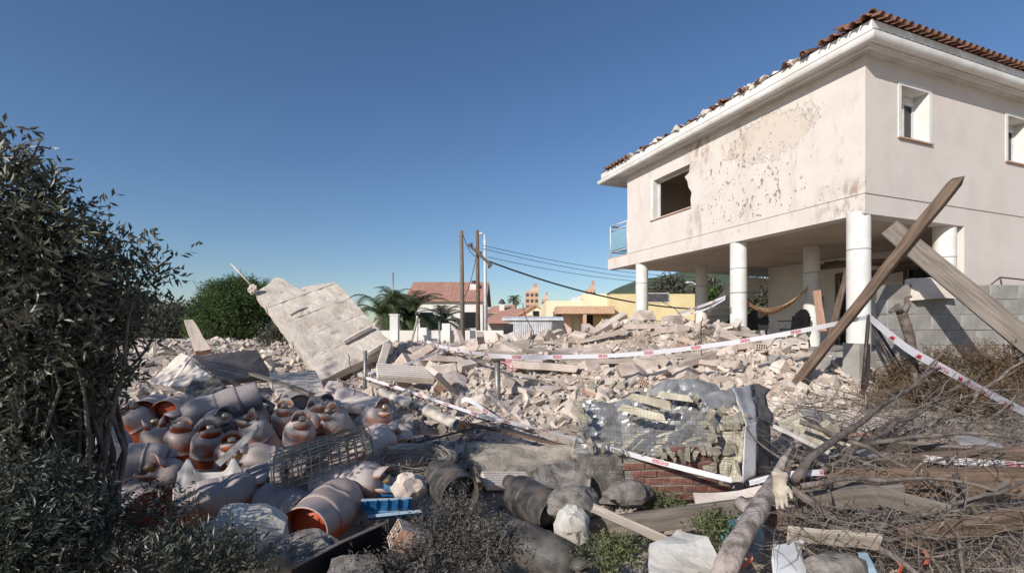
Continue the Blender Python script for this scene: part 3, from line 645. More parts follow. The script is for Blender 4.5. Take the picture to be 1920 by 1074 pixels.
# palms
def palm(px, base_py, top_py, Y, nf, fl, seed, label, skirt=True, cr=.16, droop=1.0):
    R = random.Random(seed); b = P(px, base_py, Y); tp = P(px, top_py, Y); t = empty('palm_tree', (b.x, b.y, 1.28), 0, label, 'palm tree', 'palms in the gardens'); H = tp.z - 1.28
    MB().tube([(0, 0, -.1), (.02, 0, H * .5), (0, 0, H)], [cr * 1.2, cr, cr * 1.1], 9, True, .08).build('trunk', MATS['bark'], t)
    V = []; Fc = []; D = []; DF = []
    for i in range(nf + (26 if skirt else 0)):
        dead = i >= nf; az = R.uniform(0, 6.283); el = R.uniform(-.1, 1.3) if not dead else R.uniform(-1.3, -.8); L = fl * R.uniform(.8, 1.1) * (.65 if dead else 1); p = Vector((0, 0, H)); n = 14
        vv, ff = (D, DF) if dead else (V, Fc); pts = []
        for s in range(n + 1):
            pts.append(p.copy()); dr = Vector((math.cos(az) * math.cos(el), math.sin(az) * math.cos(el), math.sin(el))); p = p + dr * L / n; el -= .15 * droop * (.4 + s / n)
        for s in range(n):
            a, c = pts[s], pts[s + 1]; d = (c - a).normalized(); sd = d.cross(Vector((0, 0, 1))).normalized(); k = len(vv); w_ = .012
            vv += [tuple(a - sd * w_), tuple(a + sd * w_), tuple(c + sd * w_), tuple(c - sd * w_)]; ff.append((k, k + 1, k + 2, k + 3))
            ll = L * .26 * math.sin(math.pi * (.12 + .84 * s / n)) ** .7
            for h in (0, .5):
                q = a.lerp(c, h)
                for sg in (-1, 1):
                    tip = q + (sd * sg * .8 + d * .7).normalized() * ll + Vector((0, 0, -.22 * ll + R.uniform(-.05, .08) * ll)); ww = d * .028 * fl / 2; k = len(vv)
                    vv += [tuple(q - ww), tuple(q + ww), tuple(tip + ww * .2), tuple(tip - ww * .2)]; ff.append((k, k + 1, k + 2, k + 3))
    link('fronds', np_mesh('fronds', V, Fc, 4), t, MATS['palm'])
    if skirt: link('dead_fronds', np_mesh('dead_fronds', D, DF, 4), t, MATS['palm_dead'])
palm(770, 640, 592, 20, 38, 1.9, 41, 'squat palm with a brown skirt of dead fronds behind the white gate pillar', True, .3)
palm(735, 640, 562, 30, 28, 1.7, 42, 'taller dark palm beside the aerial mast')
palm(830, 640, 602, 22, 36, 1.6, 43, 'bushy palm in front of the white house with red roof', True, .25)
palm(715, 640, 590, 19, 18, 1.9, 44, 'low palm with long arching fronds beside the tilted slab', False, .15, 1.3)
palm(965, 620, 562, 80, 34, 1.7, 45, 'distant palm top above the terracotta roofs', False, .3)
palm(1213, 620, 545, 75, 30, 2.0, 46, 'distant palm behind the flat roof of the yellow house', False, .3)
# ---------------------------------------------------------------- houses behind
def slope_roof(parent, x0, x1, y0, y1, z0, zr, m, ridge='x', ov=.3):
    q = MB(); n = 44
    if ridge == 'x':
        ym = (y0 + y1) / 2
        for sgn, ya in ((-1, y0 - ov), (1, y1 + ov)):
            for k in range(n):
                a = x0 - ov + (x1 - x0 + 2 * ov) * k / n; b = a + (x1 - x0 + 2 * ov) / n * .86; zo = z0 - ov * (zr - z0) / (ym - y0)
                q.add([(a, ya, zo), (b, ya, zo), (b, ym, zr), (a, ym, zr), (a, ya, zo + .07), (b, ya, zo + .07), (b, ym, zr + .07), (a, ym, zr + .07)], [(0, 1, 2, 3), (4, 7, 6, 5), (0, 4, 5, 1), (0, 3, 7, 4), (1, 5, 6, 2)])
        q2 = MB().add([(x0 - ov, y0 - ov, z0 - ov * (zr - z0) / (ym - y0)), (x1 + ov, y0 - ov, z0 - ov * (zr - z0) / (ym - y0)), (x1 + ov, ym, zr), (x0 - ov, ym, zr), (x0 - ov, y1 + ov, z0 - ov * (zr - z0) / (ym - y0)), (x1 + ov, y1 + ov, z0 - ov * (zr - z0) / (ym - y0))], [(0, 1, 2, 3), (3, 2, 5, 4)])
    r = q2.build('roof', MATS['brick_trim'], parent); o = q.build('roof_tile_rows', m, r); o['kind'] = 'stuff'
    return r
def win(parent, x, z, w_, h, y, m='dark_door', name='window'):
    f = MB().b2(x - w_ / 2 - .06, x + w_ / 2 + .06, y - .05, y + .02, z - h / 2 - .06, z + h / 2 + .06).build(name, MATS['white_metal'], parent)
    MB().b2(x - w_ / 2, x + w_ / 2, y - .07, y - .051, z - h / 2, z + h / 2).build('pane' if name == 'window' else 'leaf', MATS[m], f); return f
Y = 34.0
def X_(px, Y): return (px - 960) / F * Y
def Z_(py, Y): return EYE + (622 - py) / F * Y
h1 = empty('white_house', (0, 0, 0), 0, 'white house with a red tiled gable roof and chimney behind the palms', 'house')
x0, x1 = X_(765, Y), X_(905, Y); zt = Z_(562, Y); zr = Z_(529, Y + 3)
wq = MB().b2(x0, x1, Y, Y + 7, 1.2, zt); wq.add([(x0, Y, zt), (x0, Y + 7, zt), (x0, Y + 3.5, zr)], [(0, 1, 2)]); wq.add([(x1, Y, zt), (x1, Y + 7, zt), (x1, Y + 3.5, zr)], [(0, 2, 1)]); wq.build('wall', MATS['pale_wall'], h1)
r = slope_roof(h1, x0, x1, Y, Y + 7, zt, zr, MATS['far_tile'])
cx = X_(889, Y + 2); ch = MB().b2(cx - .3, cx + .3, Y + 1.8, Y + 2.4, zt - .5, Z_(533, Y + 2)).build('chimney', MATS['pale_wall'], r)
MB().tube([(cx, Y + 2.1, Z_(533, Y + 2)), (cx, Y + 2.1, Z_(526, Y + 2))], .2, 8).build('chimney_pot', MATS['dark_sheet'], h1)
win(h1, X_(880, Y), Z_(600, Y), .9, 1.1, Y); win(h1, X_(800, Y), Z_(600, Y), .9, 1.1, Y)
Y = 46.0
h2 = empty('terracotta_house', (0, 0, 0), 0, 'low cream house with terracotta gable roof beside the white lamp post', 'house')
def gable_house(t, pxa, pxb, Y, py_e, py_r, dep, m):
    # gable end to the camera
    xa, xb = X_(pxa, Y), X_(pxb, Y); xm = (xa + xb) / 2; ze, zr = Z_(py_e, Y), Z_(py_r, Y)
    q = MB().b2(xa, xb, Y, Y + dep, 1.2, ze); q.add([(xa, Y, ze), (xb, Y, ze), (xm, Y, zr), (xa, Y + dep, ze), (xb, Y + dep, ze), (xm, Y + dep, zr)], [(0, 1, 2), (3, 5, 4)]); q.build('wall', m, t)
    for sg, xe in ((-1, xa), (1, xb)):
        xo = xe + sg * .3; zo = ze - .3 * (zr - ze) / (xm - xa)
        MB().add([(xo, Y - .3, zo), (xm, Y - .3, zr), (xm, Y + dep, zr), (xo, Y + dep, zo), (xo, Y - .3, zo + .14), (xm, Y - .3, zr + .14), (xm, Y + dep, zr + .14), (xo, Y + dep, zo + .14)], [(0, 3, 2, 1), (4, 5, 6, 7), (0, 1, 5, 4), (3, 7, 6, 2), (0, 4, 7, 3)]).build('roof', MATS['far_tile'], t)
gable_house(h2, 975, 1030, 46, 590, 573, 5, MATS['cream_wall'])
xa, xb = X_(905, 44), X_(985, 44)
MB().b2(xa, xb, 45.5, 52, 1.2, Z_(603, 44)).build('wall', MATS['pale_wall'], h2)
MB().add([(xa - .3, 44, Z_(604, 44)), (X_(1000, 44), 44, Z_(604, 44)), (X_(1003, 49), 49, Z_(573, 49)), (X_(935, 49), 49, Z_(585, 49)), (xa - .3, 44, Z_(606, 44)), (X_(1000, 44), 44, Z_(606, 44))], [(0, 1, 2, 3), (0, 4, 5, 1)]).build('roof', MATS['far_tile'], h2)
win(h2, X_(1005, 46), Z_(588, 46), .6, .5, 46)
h2b = empty('terracotta_house', (0, 0, 0), 0, 'smaller far house with red roof and dark chimney cowl beside the cream gable', 'house')
xa, xb = X_(905, 58), X_(962, 58); MB().b2(xa, xb, 60, 66, 1.2, Z_(586, 58)).build('wall', MATS['pale_wall'], h2b)
MB().add([(xa - .4, 59, Z_(588, 58)), (xb + .4, 59, Z_(582, 58)), (X_(965, 63), 63, Z_(571, 63)), (X_(925, 63), 63, Z_(574, 63))], [(0, 1, 2, 3)]).build('roof', MATS['far_tile'], h2b)
cx = X_(941, 60); MB().b2(cx - .3, cx + .3, 60, 60.6, Z_(584, 60), Z_(568, 60)).build('chimney', MATS['pale_wall'], h2b); MB().lathe([(.5, 0), (.2, .5), (0, .6)], 8).build('chimney_cowl', MATS['dark_sheet'], h2b, False, (cx, 60.3, Z_(569, 60)))
# towers far away
def tower(pxa, pxb, Y, py_t, py_b, label, floors, dark=True):
    t = empty('apartment_tower', (X_((pxa + pxb) / 2, Y), Y, 1.2), 0, label, 'tower'); wd = X_(pxb, Y) - X_(pxa, Y); zt = Z_(py_t, Y) - 1.2
    MB().b2(-wd / 2, wd / 2, 0, wd, 0, zt).build('wall', MATS['brick_trim'], t)
    for f in range(floors):
        for k in range(3):
            x = -wd / 2 + wd * (k + .5) / 3; z = zt * (1 - (f + .6) / (floors + 2)); MB().b2(x - wd * .1, x + wd * .1, -.15, .02, z - zt * .04, z + zt * .035).build('window', MATS['dark_sheet'], t)
    MB().b2(-wd * .1, wd * .5, wd * .2, wd * .8, zt, zt * 1.1).build('roof_block', MATS['clay'], t)
    MB().b2(wd * .15, wd * .4, wd * .3, wd * .6, zt * 1.1, zt * 1.2).build('roof_block', MATS['far_tile'], t)
tower(985, 1010, 260, 546, 622, 'far pinkish apartment tower behind the cream gable', 5)
tower(1100, 1117, 230, 542, 622, 'far narrow red and white tower behind the flat yellow house', 4)
tower(1016, 1028, 300, 560, 622, 'far low apartment block beside the pinkish tower', 3)
# yellow flat-roofed house
Y = 38.0
h3 = empty('yellow_house', (0, 0, 0), 0, 'flat-roofed yellow house with porch seen between rubble and column', 'house')
xa, xm, xb = X_(1025, Y), X_(1140, Y), X_(1292, Y)
MB().b2(xa, X_(1095, Y), Y + .6, Y + 8, 1.2, Z_(563, Y)).build('wall', MATS['cream_wall'], h3)
MB().b2(X_(1095, Y) + .01, xm, Y + .4, Y + 8, 1.2, Z_(550, Y)).build('wall', MATS['cream_wall'], h3)
MB().b2(xm + .01, xb, Y - 1.2, Y + 8, 1.2, Z_(551, Y - 1.2)).build('wall', MATS['yellow_wall'], h3)
MB().b2(xa + 2, X_(1093, Y), Y + .8, Y + .9, Z_(563, Y), Z_(556, Y)).build('terrace_railing', MATS['white_metal'], h3)
MB().b2(X_(1040, Y), X_(1142, Y) - .02, Y - 2.2, Y + .58, Z_(588, Y - 2), Z_(574, Y - 2)).build('porch_roof', MATS['brick_trim'], h3)
MB().b2(X_(1086, Y), X_(1092, Y), Y - 2.1, Y - 1.8, 1.2, Z_(588, Y - 2)).build('porch_pillar', MATS['brick_trim'], h3)
MB().b2(X_(1094, Y), X_(1139, Y), Y + .3, Y + .39, 1.2, Z_(592, Y)).build('porch_wall', MATS['yellow_wall'], h3)
for (px, w_, m) in ((1060, .9, 'clay'), (1102, .9, 'dark_door'), (1046, .7, 'wood_dark')): win(h3, X_(px, Y), 2.3, w_, 2.0, Y + .25, m, 'door')
win(h3, X_(1215, Y), Z_(560, Y), 2.4, .6, Y - 1.2, 'dark_sheet'); win(h3, X_(1255, Y), Z_(605, Y), .9, 1.0, Y - 1.2)
fe = empty('garden_fence', (X_(1150, 30), 30, 1.3), 0, 'thin iron bar fence in front of the yellow house', 'fence')
for k in range(26): MB().box((.19 * k, 0, .55), (.022, .022, 1.1)).build('bar', MATS['steel'], fe)
MB().box((2.4, 0, 1.08), (4.9, .03, .03)).box((2.4, 0, .12), (4.9, .03, .03)).build('rail', MATS['steel'], fe)
# garden wall and gate pillars of the white house
gw = empty('garden_wall', (X_(690, 17.5), 17.5, 1.25), 0, 'long low pale garden wall in front of the palms', 'wall')
MB().box((3.2, 0, .15), (6.6, .2, .7)).build('wall', MATS['pale_wall'], gw)
for k, (px, hh) in enumerate(((838, .75), (700, .75), (795, .6))): MB().box((X_(px, 17.5) - X_(690, 17.5), -.13, hh / 2), (.28, .3, hh)).build('pillar', WP, gw)
p = P(740, 622, 16); tag(MB().box((0, 0, .55), (.26, .26, 1.5)).box((0, 0, 1.31), (.30, .30, .05)).build('gate_pillar', WP, None, False, (p.x, p.y, 1.3 - .35)), 'tall square white gate pillar beside the palm with brown skirt', 'pillar')
def pole(name, px, top, bot, Y, r, m, label, cat='pole', lean=0):
    a = P(px, bot, Y); b = P(px - lean, top, Y); t = MB().tube([(0, 0, -.2), (b.x - a.x, 0, b.z - a.z)], [r * 1.15, r * .85], 9); return tag(t.build(name, m, None, True, (a.x, a.y, a.z)), label, cat)
pole('utility_pole', 868, 433, 640, 17, .075, MATS['wood_grey'], 'weathered grey wooden utility pole without crossarm', lean=3)
up_ = empty('utility_pole', P(897, 640, 19), 0, 'dark utility pole with a tilted snapped crossarm', 'pole')
O = Vector(up_.location)
MB().tube([(0, 0, -.3), P(895, 432, 19) - O], [.09, .065], 9).build('shaft', MATS['wood_dark'], up_, True)
d0 = P(878, 458, 18.9) - O; d1 = P(922, 498, 18.6) - O
MB().tube([d0, d1], .055, 4).build('crossarm', MATS['wood_dark'], up_)
for (px, py) in ((884, 462), (901, 478), (917, 503)):
    q = P(px, py, 18.8) - O; MB().lathe([(.03, 0), (.06, .03), (.035, .06), (.06, .09), (.03, .14)], 8).build('insulator', MATS['dark_sheet'], up_, True, q)
lp = empty('lamp_post', P(911, 640, 21), 0, 'slim white street lamp post beside the utility pole with crossarm', 'lamp post'); O = Vector(lp.location)
MB().tube([(0, 0, -.4), P(909, 440, 21) - O], [.08, .055], 9).build('post', MATS['white_metal'], lp, True); MB().tube([P(909, 441, 21) - O, P(901, 438, 21) - O], .03, 6).build('arm', MATS['white_metal'], lp); MB().box(P(899, 438, 21) - O, (.25, .14, .08)).build('lamp_head', MATS['white_metal'], lp)
l2 = empty('street_lamp', P(1314, 640, 30), 0, 'curved-arm street lamp seen under the porch roof', 'street lamp'); O = Vector(l2.location)
MB().tube([(0, 0, -.5)] + [P(x, y, 30) - O for (x, y) in ((1317, 560), (1315, 545), (1308, 535), (1298, 530), (1290, 529))], .06, 8).build('post', MATS['white_metal'], l2, True); MB().lathe([(0, .1), (.12, .06), (.17, -.02), (.0, -.06)], 10).build('lamp_head', MATS['white_metal'], l2, True, P(1290, 530, 30) - O)
pole('aerial_mast', 737, 511, 600, 24, .035, MATS['zinc'], 'thin aerial mast above the dark palm', 'mast')
pole('white_stake', 782, 592, 650, 13.5, .03, MATS['white_paint'], 'upright thin white stake next to a leaning stick', 'stake')
board('leaning_stick', P(783, 595, 13.4), P(770, 648, 13.2), .06, .03, MATS['wood_pale'], 'pale stick leaning against the thin white stake', 'stick')
pole('steel_stake', 824, 603, 660, 12.5, .03, MATS['zinc'], 'grey metal stake standing in the rubble in front of the palms', 'stake')
def wire(name, a, b, sag, r, label, m='cable'):
    a = Vector(a); b = Vector(b); pts = []
    for i in range(17): t = i / 16; p = a.lerp(b, t); p.z -= sag * 4 * t * (1 - t); pts.append(p - a)
    return tag(MB().tube(pts, r, 5).build(name, MATS[m], None, True, a), label, 'cable')
wire('power_cable', P(917, 490, 18.6), P(1420, 575, 26), .75, .035, 'thick black cable sagging from the tilted crossarm past the yellow house')
G4 = 'thin wires beside the poles'
for (a, b, s, dsc) in (((905, 460, 19), (1320, 520, 30), .3, 'topmost thin wire running from the pole with crossarm'), ((905, 466, 19), (1320, 527, 30), .35, 'second thin wire under the topmost one running from the pole'), ((916, 482, 18.8), (1320, 530, 30), .35, 'lowest thin wire running from the tilted crossarm')):
    wire('power_wire', P(*a), P(*b), s, .011, dsc)
wire('power_wire', P(868, 440, 17), P(897, 480, 19), .25, .012, 'short slack wire between the two wooden utility poles')
wire('power_wire', P(895, 470, 19), P(868, 560, 17), .3, .012, 'loose wire hanging steeply between the utility poles')
def recentre(t):
    ch = [o for o in t.children]; bpy.context.view_layer.update()
    pts = [o.matrix_world @ Vector(c) for o in ch for c in o.bound_box]
    c = Vector(((min(p.x for p in pts) + max(p.x for p in pts)) / 2, (min(p.y for p in pts) + max(p.y for p in pts)) / 2, min(p.z for p in pts)))
    t.location = c
    for o in ch: o.location = Vector(o.location) - c
for t in (h1, h2, h2b, h3): recentre(t)
# ---------------------------------------------------------------- rubble
def hull(pts):
    bm = bmesh.new()
    for p in pts: bm.verts.new(p)
    r = bmesh.ops.convex_hull(bm, input=bm.verts[:])
    junk = [e for e in r['geom_interior'] if isinstance(e, bmesh.types.BMVert)] + [e for e in r['geom_unused'] if isinstance(e, bmesh.types.BMVert)]
    bmesh.ops.delete(bm, geom=list(set(junk)), context='VERTS'); bmesh.ops.triangulate(bm, faces=bm.faces[:])
    me = bpy.data.meshes.new('tmp'); bm.to_mesh(me); bm.free(); return me
def chunk_pts(R, kind):
    if kind == 'chunk': s = (1, R.uniform(.6, 1), R.uniform(.45, .85)); n = 13
    elif kind == 'flat': s = (1, R.uniform(.55, .95), R.uniform(.12, .22)); n = 0
    elif kind == 'slabby': s = (1, R.uniform(.4, .8), R.uniform(.2, .35)); n = 0
    elif kind == 'bar': s = (1, R.uniform(.14, .25), R.uniform(.12, .2)); n = 0
    P_ = []
    if kind == 'chunk':
        for x in (-1, 1):
            for y in (-1, 1):
                for z in (-1, 1): P_.append((x * R.uniform(.35, 1.1), y * R.uniform(.35, 1.1), z * R.uniform(.45, 1.1)))
    else:
        k = R.choice((3, 4, 4, 4, 5)); a0 = R.uniform(0, 6)
        poly = [(math.cos(a0 + 6.283 * i / k) * R.uniform(.8, 1.25), math.sin(a0 + 6.283 * i / k) * R.uniform(.8, 1.25)) for i in range(k)] if kind != 'bar' else [(-1, -1), (1, -.9), (.95, 1), (-.93, .95)]
        for (x, y) in poly:
            for z in (-1, 1): P_.append((x + R.uniform(-.06, .06), y + R.uniform(-.06, .06), z * R.uniform(.85, 1)))
    return [(p[0] * s[0] / 2, p[1] * s[1] / 2, p[2] * s[2] / 2) for p in P_]
RR = random.Random(5); TEMPL = {k: [] for k in ('chunk', 'flat', 'slabby', 'bar')}
for k, n in (('chunk', 14), ('flat', 8), ('slabby', 10), ('bar', 5)):
    for i in range(n): TEMPL[k].append(hull(chunk_pts(RR, k)))
def arr(me):
    v = np.zeros(len(me.vertices) * 3, np.float32); me.vertices.foreach_get('co', v); f = np.zeros(len(me.polygons) * 3, np.int32); me.polygons.foreach_get('vertices', f); return v.reshape(-1, 3), f.reshape(-1, 3)
TA = {k: [arr(m) for m in v] for k, v in TEMPL.items()}
def rotm(R, flat=.6):
    return np.array(Euler((R.normal() * flat, R.normal() * flat, R.uniform(0, 6.283))).to_matrix())
def inside_house(x, y):
    q = HM.inverted() @ Vector((x, y, 0)); return q.x > 1.2 and -.1 < q.y < 9
def scatter_stuff(name, n, region, smin, smax, m, seed, kinds, lift=.3, flat=.6):
    R = np.random.default_rng(seed); VV = []; FF = []; off = 0; c = 0
    while c < n:
        x, y = region(R)
        if inside_house(x, y): continue
        s = smin * (smax / smin) ** (R.random() ** 2.2); k = kinds[R.integers(len(kinds))]; v, f = TA[k][R.integers(len(TA[k]))]
        p = (v * s) @ rotm(R, flat).T + np.array([x, y, gz(x, y) + s * R.uniform(-.1, lift)])
        VV.append(p); FF.append(f + off); off += len(v); c += 1
    return tag(link(name, np_mesh(name, np.concatenate(VV), np.concatenate(FF), 3), None, m), kind='stuff')
def reg_px(p0, p1, y0, y1, power=1.0):
    def f(R):
        y = y0 + (y1 - y0) * R.random() ** power; px = R.uniform(p0, p1); return (px - 960) / F * y, y
    return f
KS = ['chunk', 'slabby', 'flat', 'slabby', 'bar', 'flat', 'slabby']
o = scatter_stuff('rubble', 17000, reg_px(520, 1600, 5.6, 13.5, 1.1), .03, .22, MATS['rubble'], 1, KS); o['label'] = 'small pale rubble of broken concrete, plaster and brick covering the plot'; o['category'] = 'rubble'
o = scatter_stuff('far_rubble', 2200, reg_px(640, 1420, 12.5, 16), .05, .2, MATS['rubble'], 2, KS, .4); o['label'] = 'pale rubble heaped at the back of the plot near the garden walls'; o['category'] = 'rubble'
o = scatter_stuff('grey_rubble', 3600, reg_px(180, 1300, 2.9, 6.0), .02, .14, MATS['stone'], 3, KS); o['label'] = 'small grey rubble between the fallen gas cylinders'; o['category'] = 'rubble'
o = scatter_stuff('stone_litter', 900, reg_px(1250, 1900, 2.8, 6.2), .02, .12, MATS['stone'], 4, KS); o['label'] = 'stone litter under the branch pile'; o['category'] = 'rubble'
o = scatter_stuff('slab_rubble', 3600, reg_px(220, 640, 6.0, 19), .04, .34, MATS['rubble'], 6, KS); o['label'] = 'pale rubble between the tilted slab and the pine'; o['category'] = 'rubble'
o = scatter_stuff('masonry_rubble', 900, reg_px(1360, 1630, 6.1, 8.6), .04, .3, MATS['rubble'], 8, KS, .5, .8); o['label'] = 'broken masonry heaped against the low block wall below the corner column'; o['category'] = 'rubble'
o = scatter_stuff('brick_rubble', 900, reg_px(600, 1560, 5.8, 12.5), .03, .13, MATS['clay'], 9, KS, .5); o['label'] = 'dusty red clay tile and brick shards scattered through the pale rubble'; o['category'] = 'rubble'
o = scatter_stuff('fine_rubble', 9000, reg_px(560, 1600, 5.6, 11, 1.1), .012, .04, MATS['rubble'], 10, KS, .6); o['label'] = 'fine crumbs of plaster and mortar between the larger rubble'; o['category'] = 'rubble'
# the 300 or so pieces that show largest are things
for k in TEMPL:
    for m_ in TEMPL[k]: m_.name = {'chunk': 'concrete_chunk', 'flat': 'plaster_piece', 'slabby': 'slab_fragment', 'bar': 'concrete_bar'}[k]; m_.materials.append(MATS['plaster' if k == 'flat' else 'chunk'])
INFO = {'chunk': ('concrete_chunk', 'chunk', 'jagged lump-shaped pale concrete chunk lying loose in the rubble field', 'loose concrete chunks'),
        'flat': ('plaster_piece', 'plaster', 'thin flat whitish plaster piece lying loose in the rubble field', 'loose plaster pieces'),
        'slabby': ('slab_fragment', 'slab fragment', 'thick flat pale slab fragment lying loose in the rubble field', 'loose slab fragments'),
        'bar': ('concrete_bar', 'concrete bar', 'long narrow concrete bar lying loose in the rubble field', 'loose concrete bars')}
def zone(x, y):
    if x < -.8: return 'in the rubble near the tilted slab'
    if x > 2.2: return 'in the rubble below the porch columns'
    if y > 10: return 'in the rubble towards the ribbed trailer'
    if y > 7.6: return 'in the rubble around the thick steel post'
    return 'in the rubble behind the foil heap'
R = np.random.default_rng(77); cnt = 0
while cnt < 285:
    y = 6.6 + 6.6 * R.random(); px = R.uniform(600, 1540); x = (px - 960) / F * y
    if inside_house(x, y): continue
    k = ['chunk', 'chunk', 'chunk', 'slabby', 'slabby', 'flat', 'bar'][R.integers(7)]; s = (.15 + .42 * R.random() ** 2.2) * {'bar': 2.0, 'slabby': 1.35, 'flat': 1.2, 'chunk': .95}[k] * (.75 + .03 * y)
    nm, cat, lab, grp = INFO[k]; me = TEMPL[k][R.integers(len(TEMPL[k]))]
    o = link(nm, me, None, None, (x, y, gz(x, y) + s * .1), Euler((R.normal() * .5, R.normal() * .5, R.uniform(0, 6.28))), (s, s, s)); zn = zone(x, y); tag(o, lab.replace('in the rubble field', zn), cat, grp + ' ' + zn); cnt += 1
# hollow bricks
def hollow_brick(l=.28, h=.09, d=.14, nx=4, nz=2):
    q = MB(); t = .010; cw = (d - t) / nx; chh = (h - t) / nz
    for i in range(nx + 1): q.b2(-l / 2, l / 2, -d / 2 + i * cw, -d / 2 + i * cw + t, -h / 2, h / 2)
    for j in range(nz + 1): q.b2(-l / 2 + .001, l / 2 - .001, -d / 2 + .001, d / 2 - .001, -h / 2 + j * chh + .0005, -h / 2 + j * chh + t - .0005)
    return q.mesh('hollow_brick')
HB = hollow_brick(); HB.materials.append(MATS['clay']); HB2 = hollow_brick(.34, .2, .18, 3, 3); HB2.materials.append(MATS['clay'])
for i in range(34):
    y = R.uniform(5.2, 10); px = R.uniform(620, 1500); x = (px - 960) / F * y
    if inside_house(x, y): continue
    tag(link('hollow_brick', HB, None, None, (x, y, gz(x, y) + .08), Euler((R.normal() * .4, R.normal() * .4, R.uniform(0, 6.28)))), 'dusty hollow clay brick with open cells among the rubble', 'brick', 'loose hollow bricks')
for (px, py, Y, r, lab) in ((760, 855, 4.6, (.1, .1, .3), 'broken hollow block beside the flattened wire coil'), (745, 835, 4.9, (.2, .1, -.9), 'hollow block with its cells up beside the wire roll'), (1262, 625, 10.6, (.9, .3, .8), 'reddish hollow block cluster below the far porch column'), (770, 1010, 2.7, (.2, .5, .5), 'grey perforated block beside the black tray')):
    p = P(px, py, Y); k = .62 if Y < 3 else 1.0; tag(link('hollow_block', HB2, None, None, p, Euler(r), (k, k, k)), lab, 'block')
# grooved clay planks (fallen ceiling pieces)
def grooved(l=.5, d=.2, h=.06, n=6):
    q = MB(); q.b2(-l / 2, l / 2, -d / 2, d / 2, -h / 2, h / 2 - .012)
    for i in range(n): a = -d / 2 + d * i / n; q.b2(-l / 2, l / 2, a + .004, a + d / n - .004, h / 2 - .0125, h / 2)
    return q.mesh('grooved_brick')
GB = grooved(); GB.materials.append(MATS['plaster'])
for (px, py, Y, r, s, lab) in ((950, 900, 3.9, (.5, .15, .5), .8, 'grooved pale brick lying above the blackened cylinders'), (655, 757, 5.7, (.35, .05, .1), 1.4, 'long grooved ceramic plank beside the steel tape post'), (760, 700, 7.0, (.5, .1, .4), 1.6, 'grooved curved ceramic piece near the foot of the tilted slab'), (830, 715, 6.8, (.5, .6, 1.1), 1.3, 'upright grooved ceramic piece next to a pale pipe')):
    p = P(px, py, Y); tag(link('grooved_brick', GB, None, None, p, Euler(r), (s, s, s)), lab, 'brick')
# ---------------------------------------------------------------- big slabs
def slab4(name, c, th, m, label, cat='slab', jit=.02, cuts=5, seed=0, nrm=None):
    Q = [P(*k) for k in c]; ctr = sum(Q, Vector()) / len(Q); n = Vector()
    for i in range(len(Q)): n += (Q[i] - ctr).cross(Q[(i + 1) % len(Q)] - ctr)
    n.normalize()
    if n.dot(Vector((0, 0, EYE)) - ctr) < 0: n = -n; Q.reverse()
    q = MB(); k = len(Q); q.v = [tuple(p - ctr) for p in Q] + [tuple(p - n * th - ctr) for p in Q]
    q.f = [tuple(range(k)), tuple(reversed(range(k, 2 * k)))] + [(i, i + k, (i + 1) % k + k, (i + 1) % k) for i in range(k)]
    o = q.build(name, m, None, False, ctr)
    bm = bmesh.new(); bm.from_mesh(o.data); bmesh.ops.triangulate(bm, faces=[f for f in bm.faces if len(f.verts) > 4]); bmesh.ops.recalc_face_normals(bm, faces=bm.faces)
    bmesh.ops.subdivide_edges(bm, edges=bm.edges[:], cuts=cuts, use_grid_fill=True)
    for v in bm.verts: v.co += noise.noise_vector(v.co * 5 + Vector((seed * 3.1, 0, 0))) * jit + noise.noise_vector(v.co * 17) * jit * .35
    bm.to_mesh(o.data); bm.free(); return tag(o, label, cat)
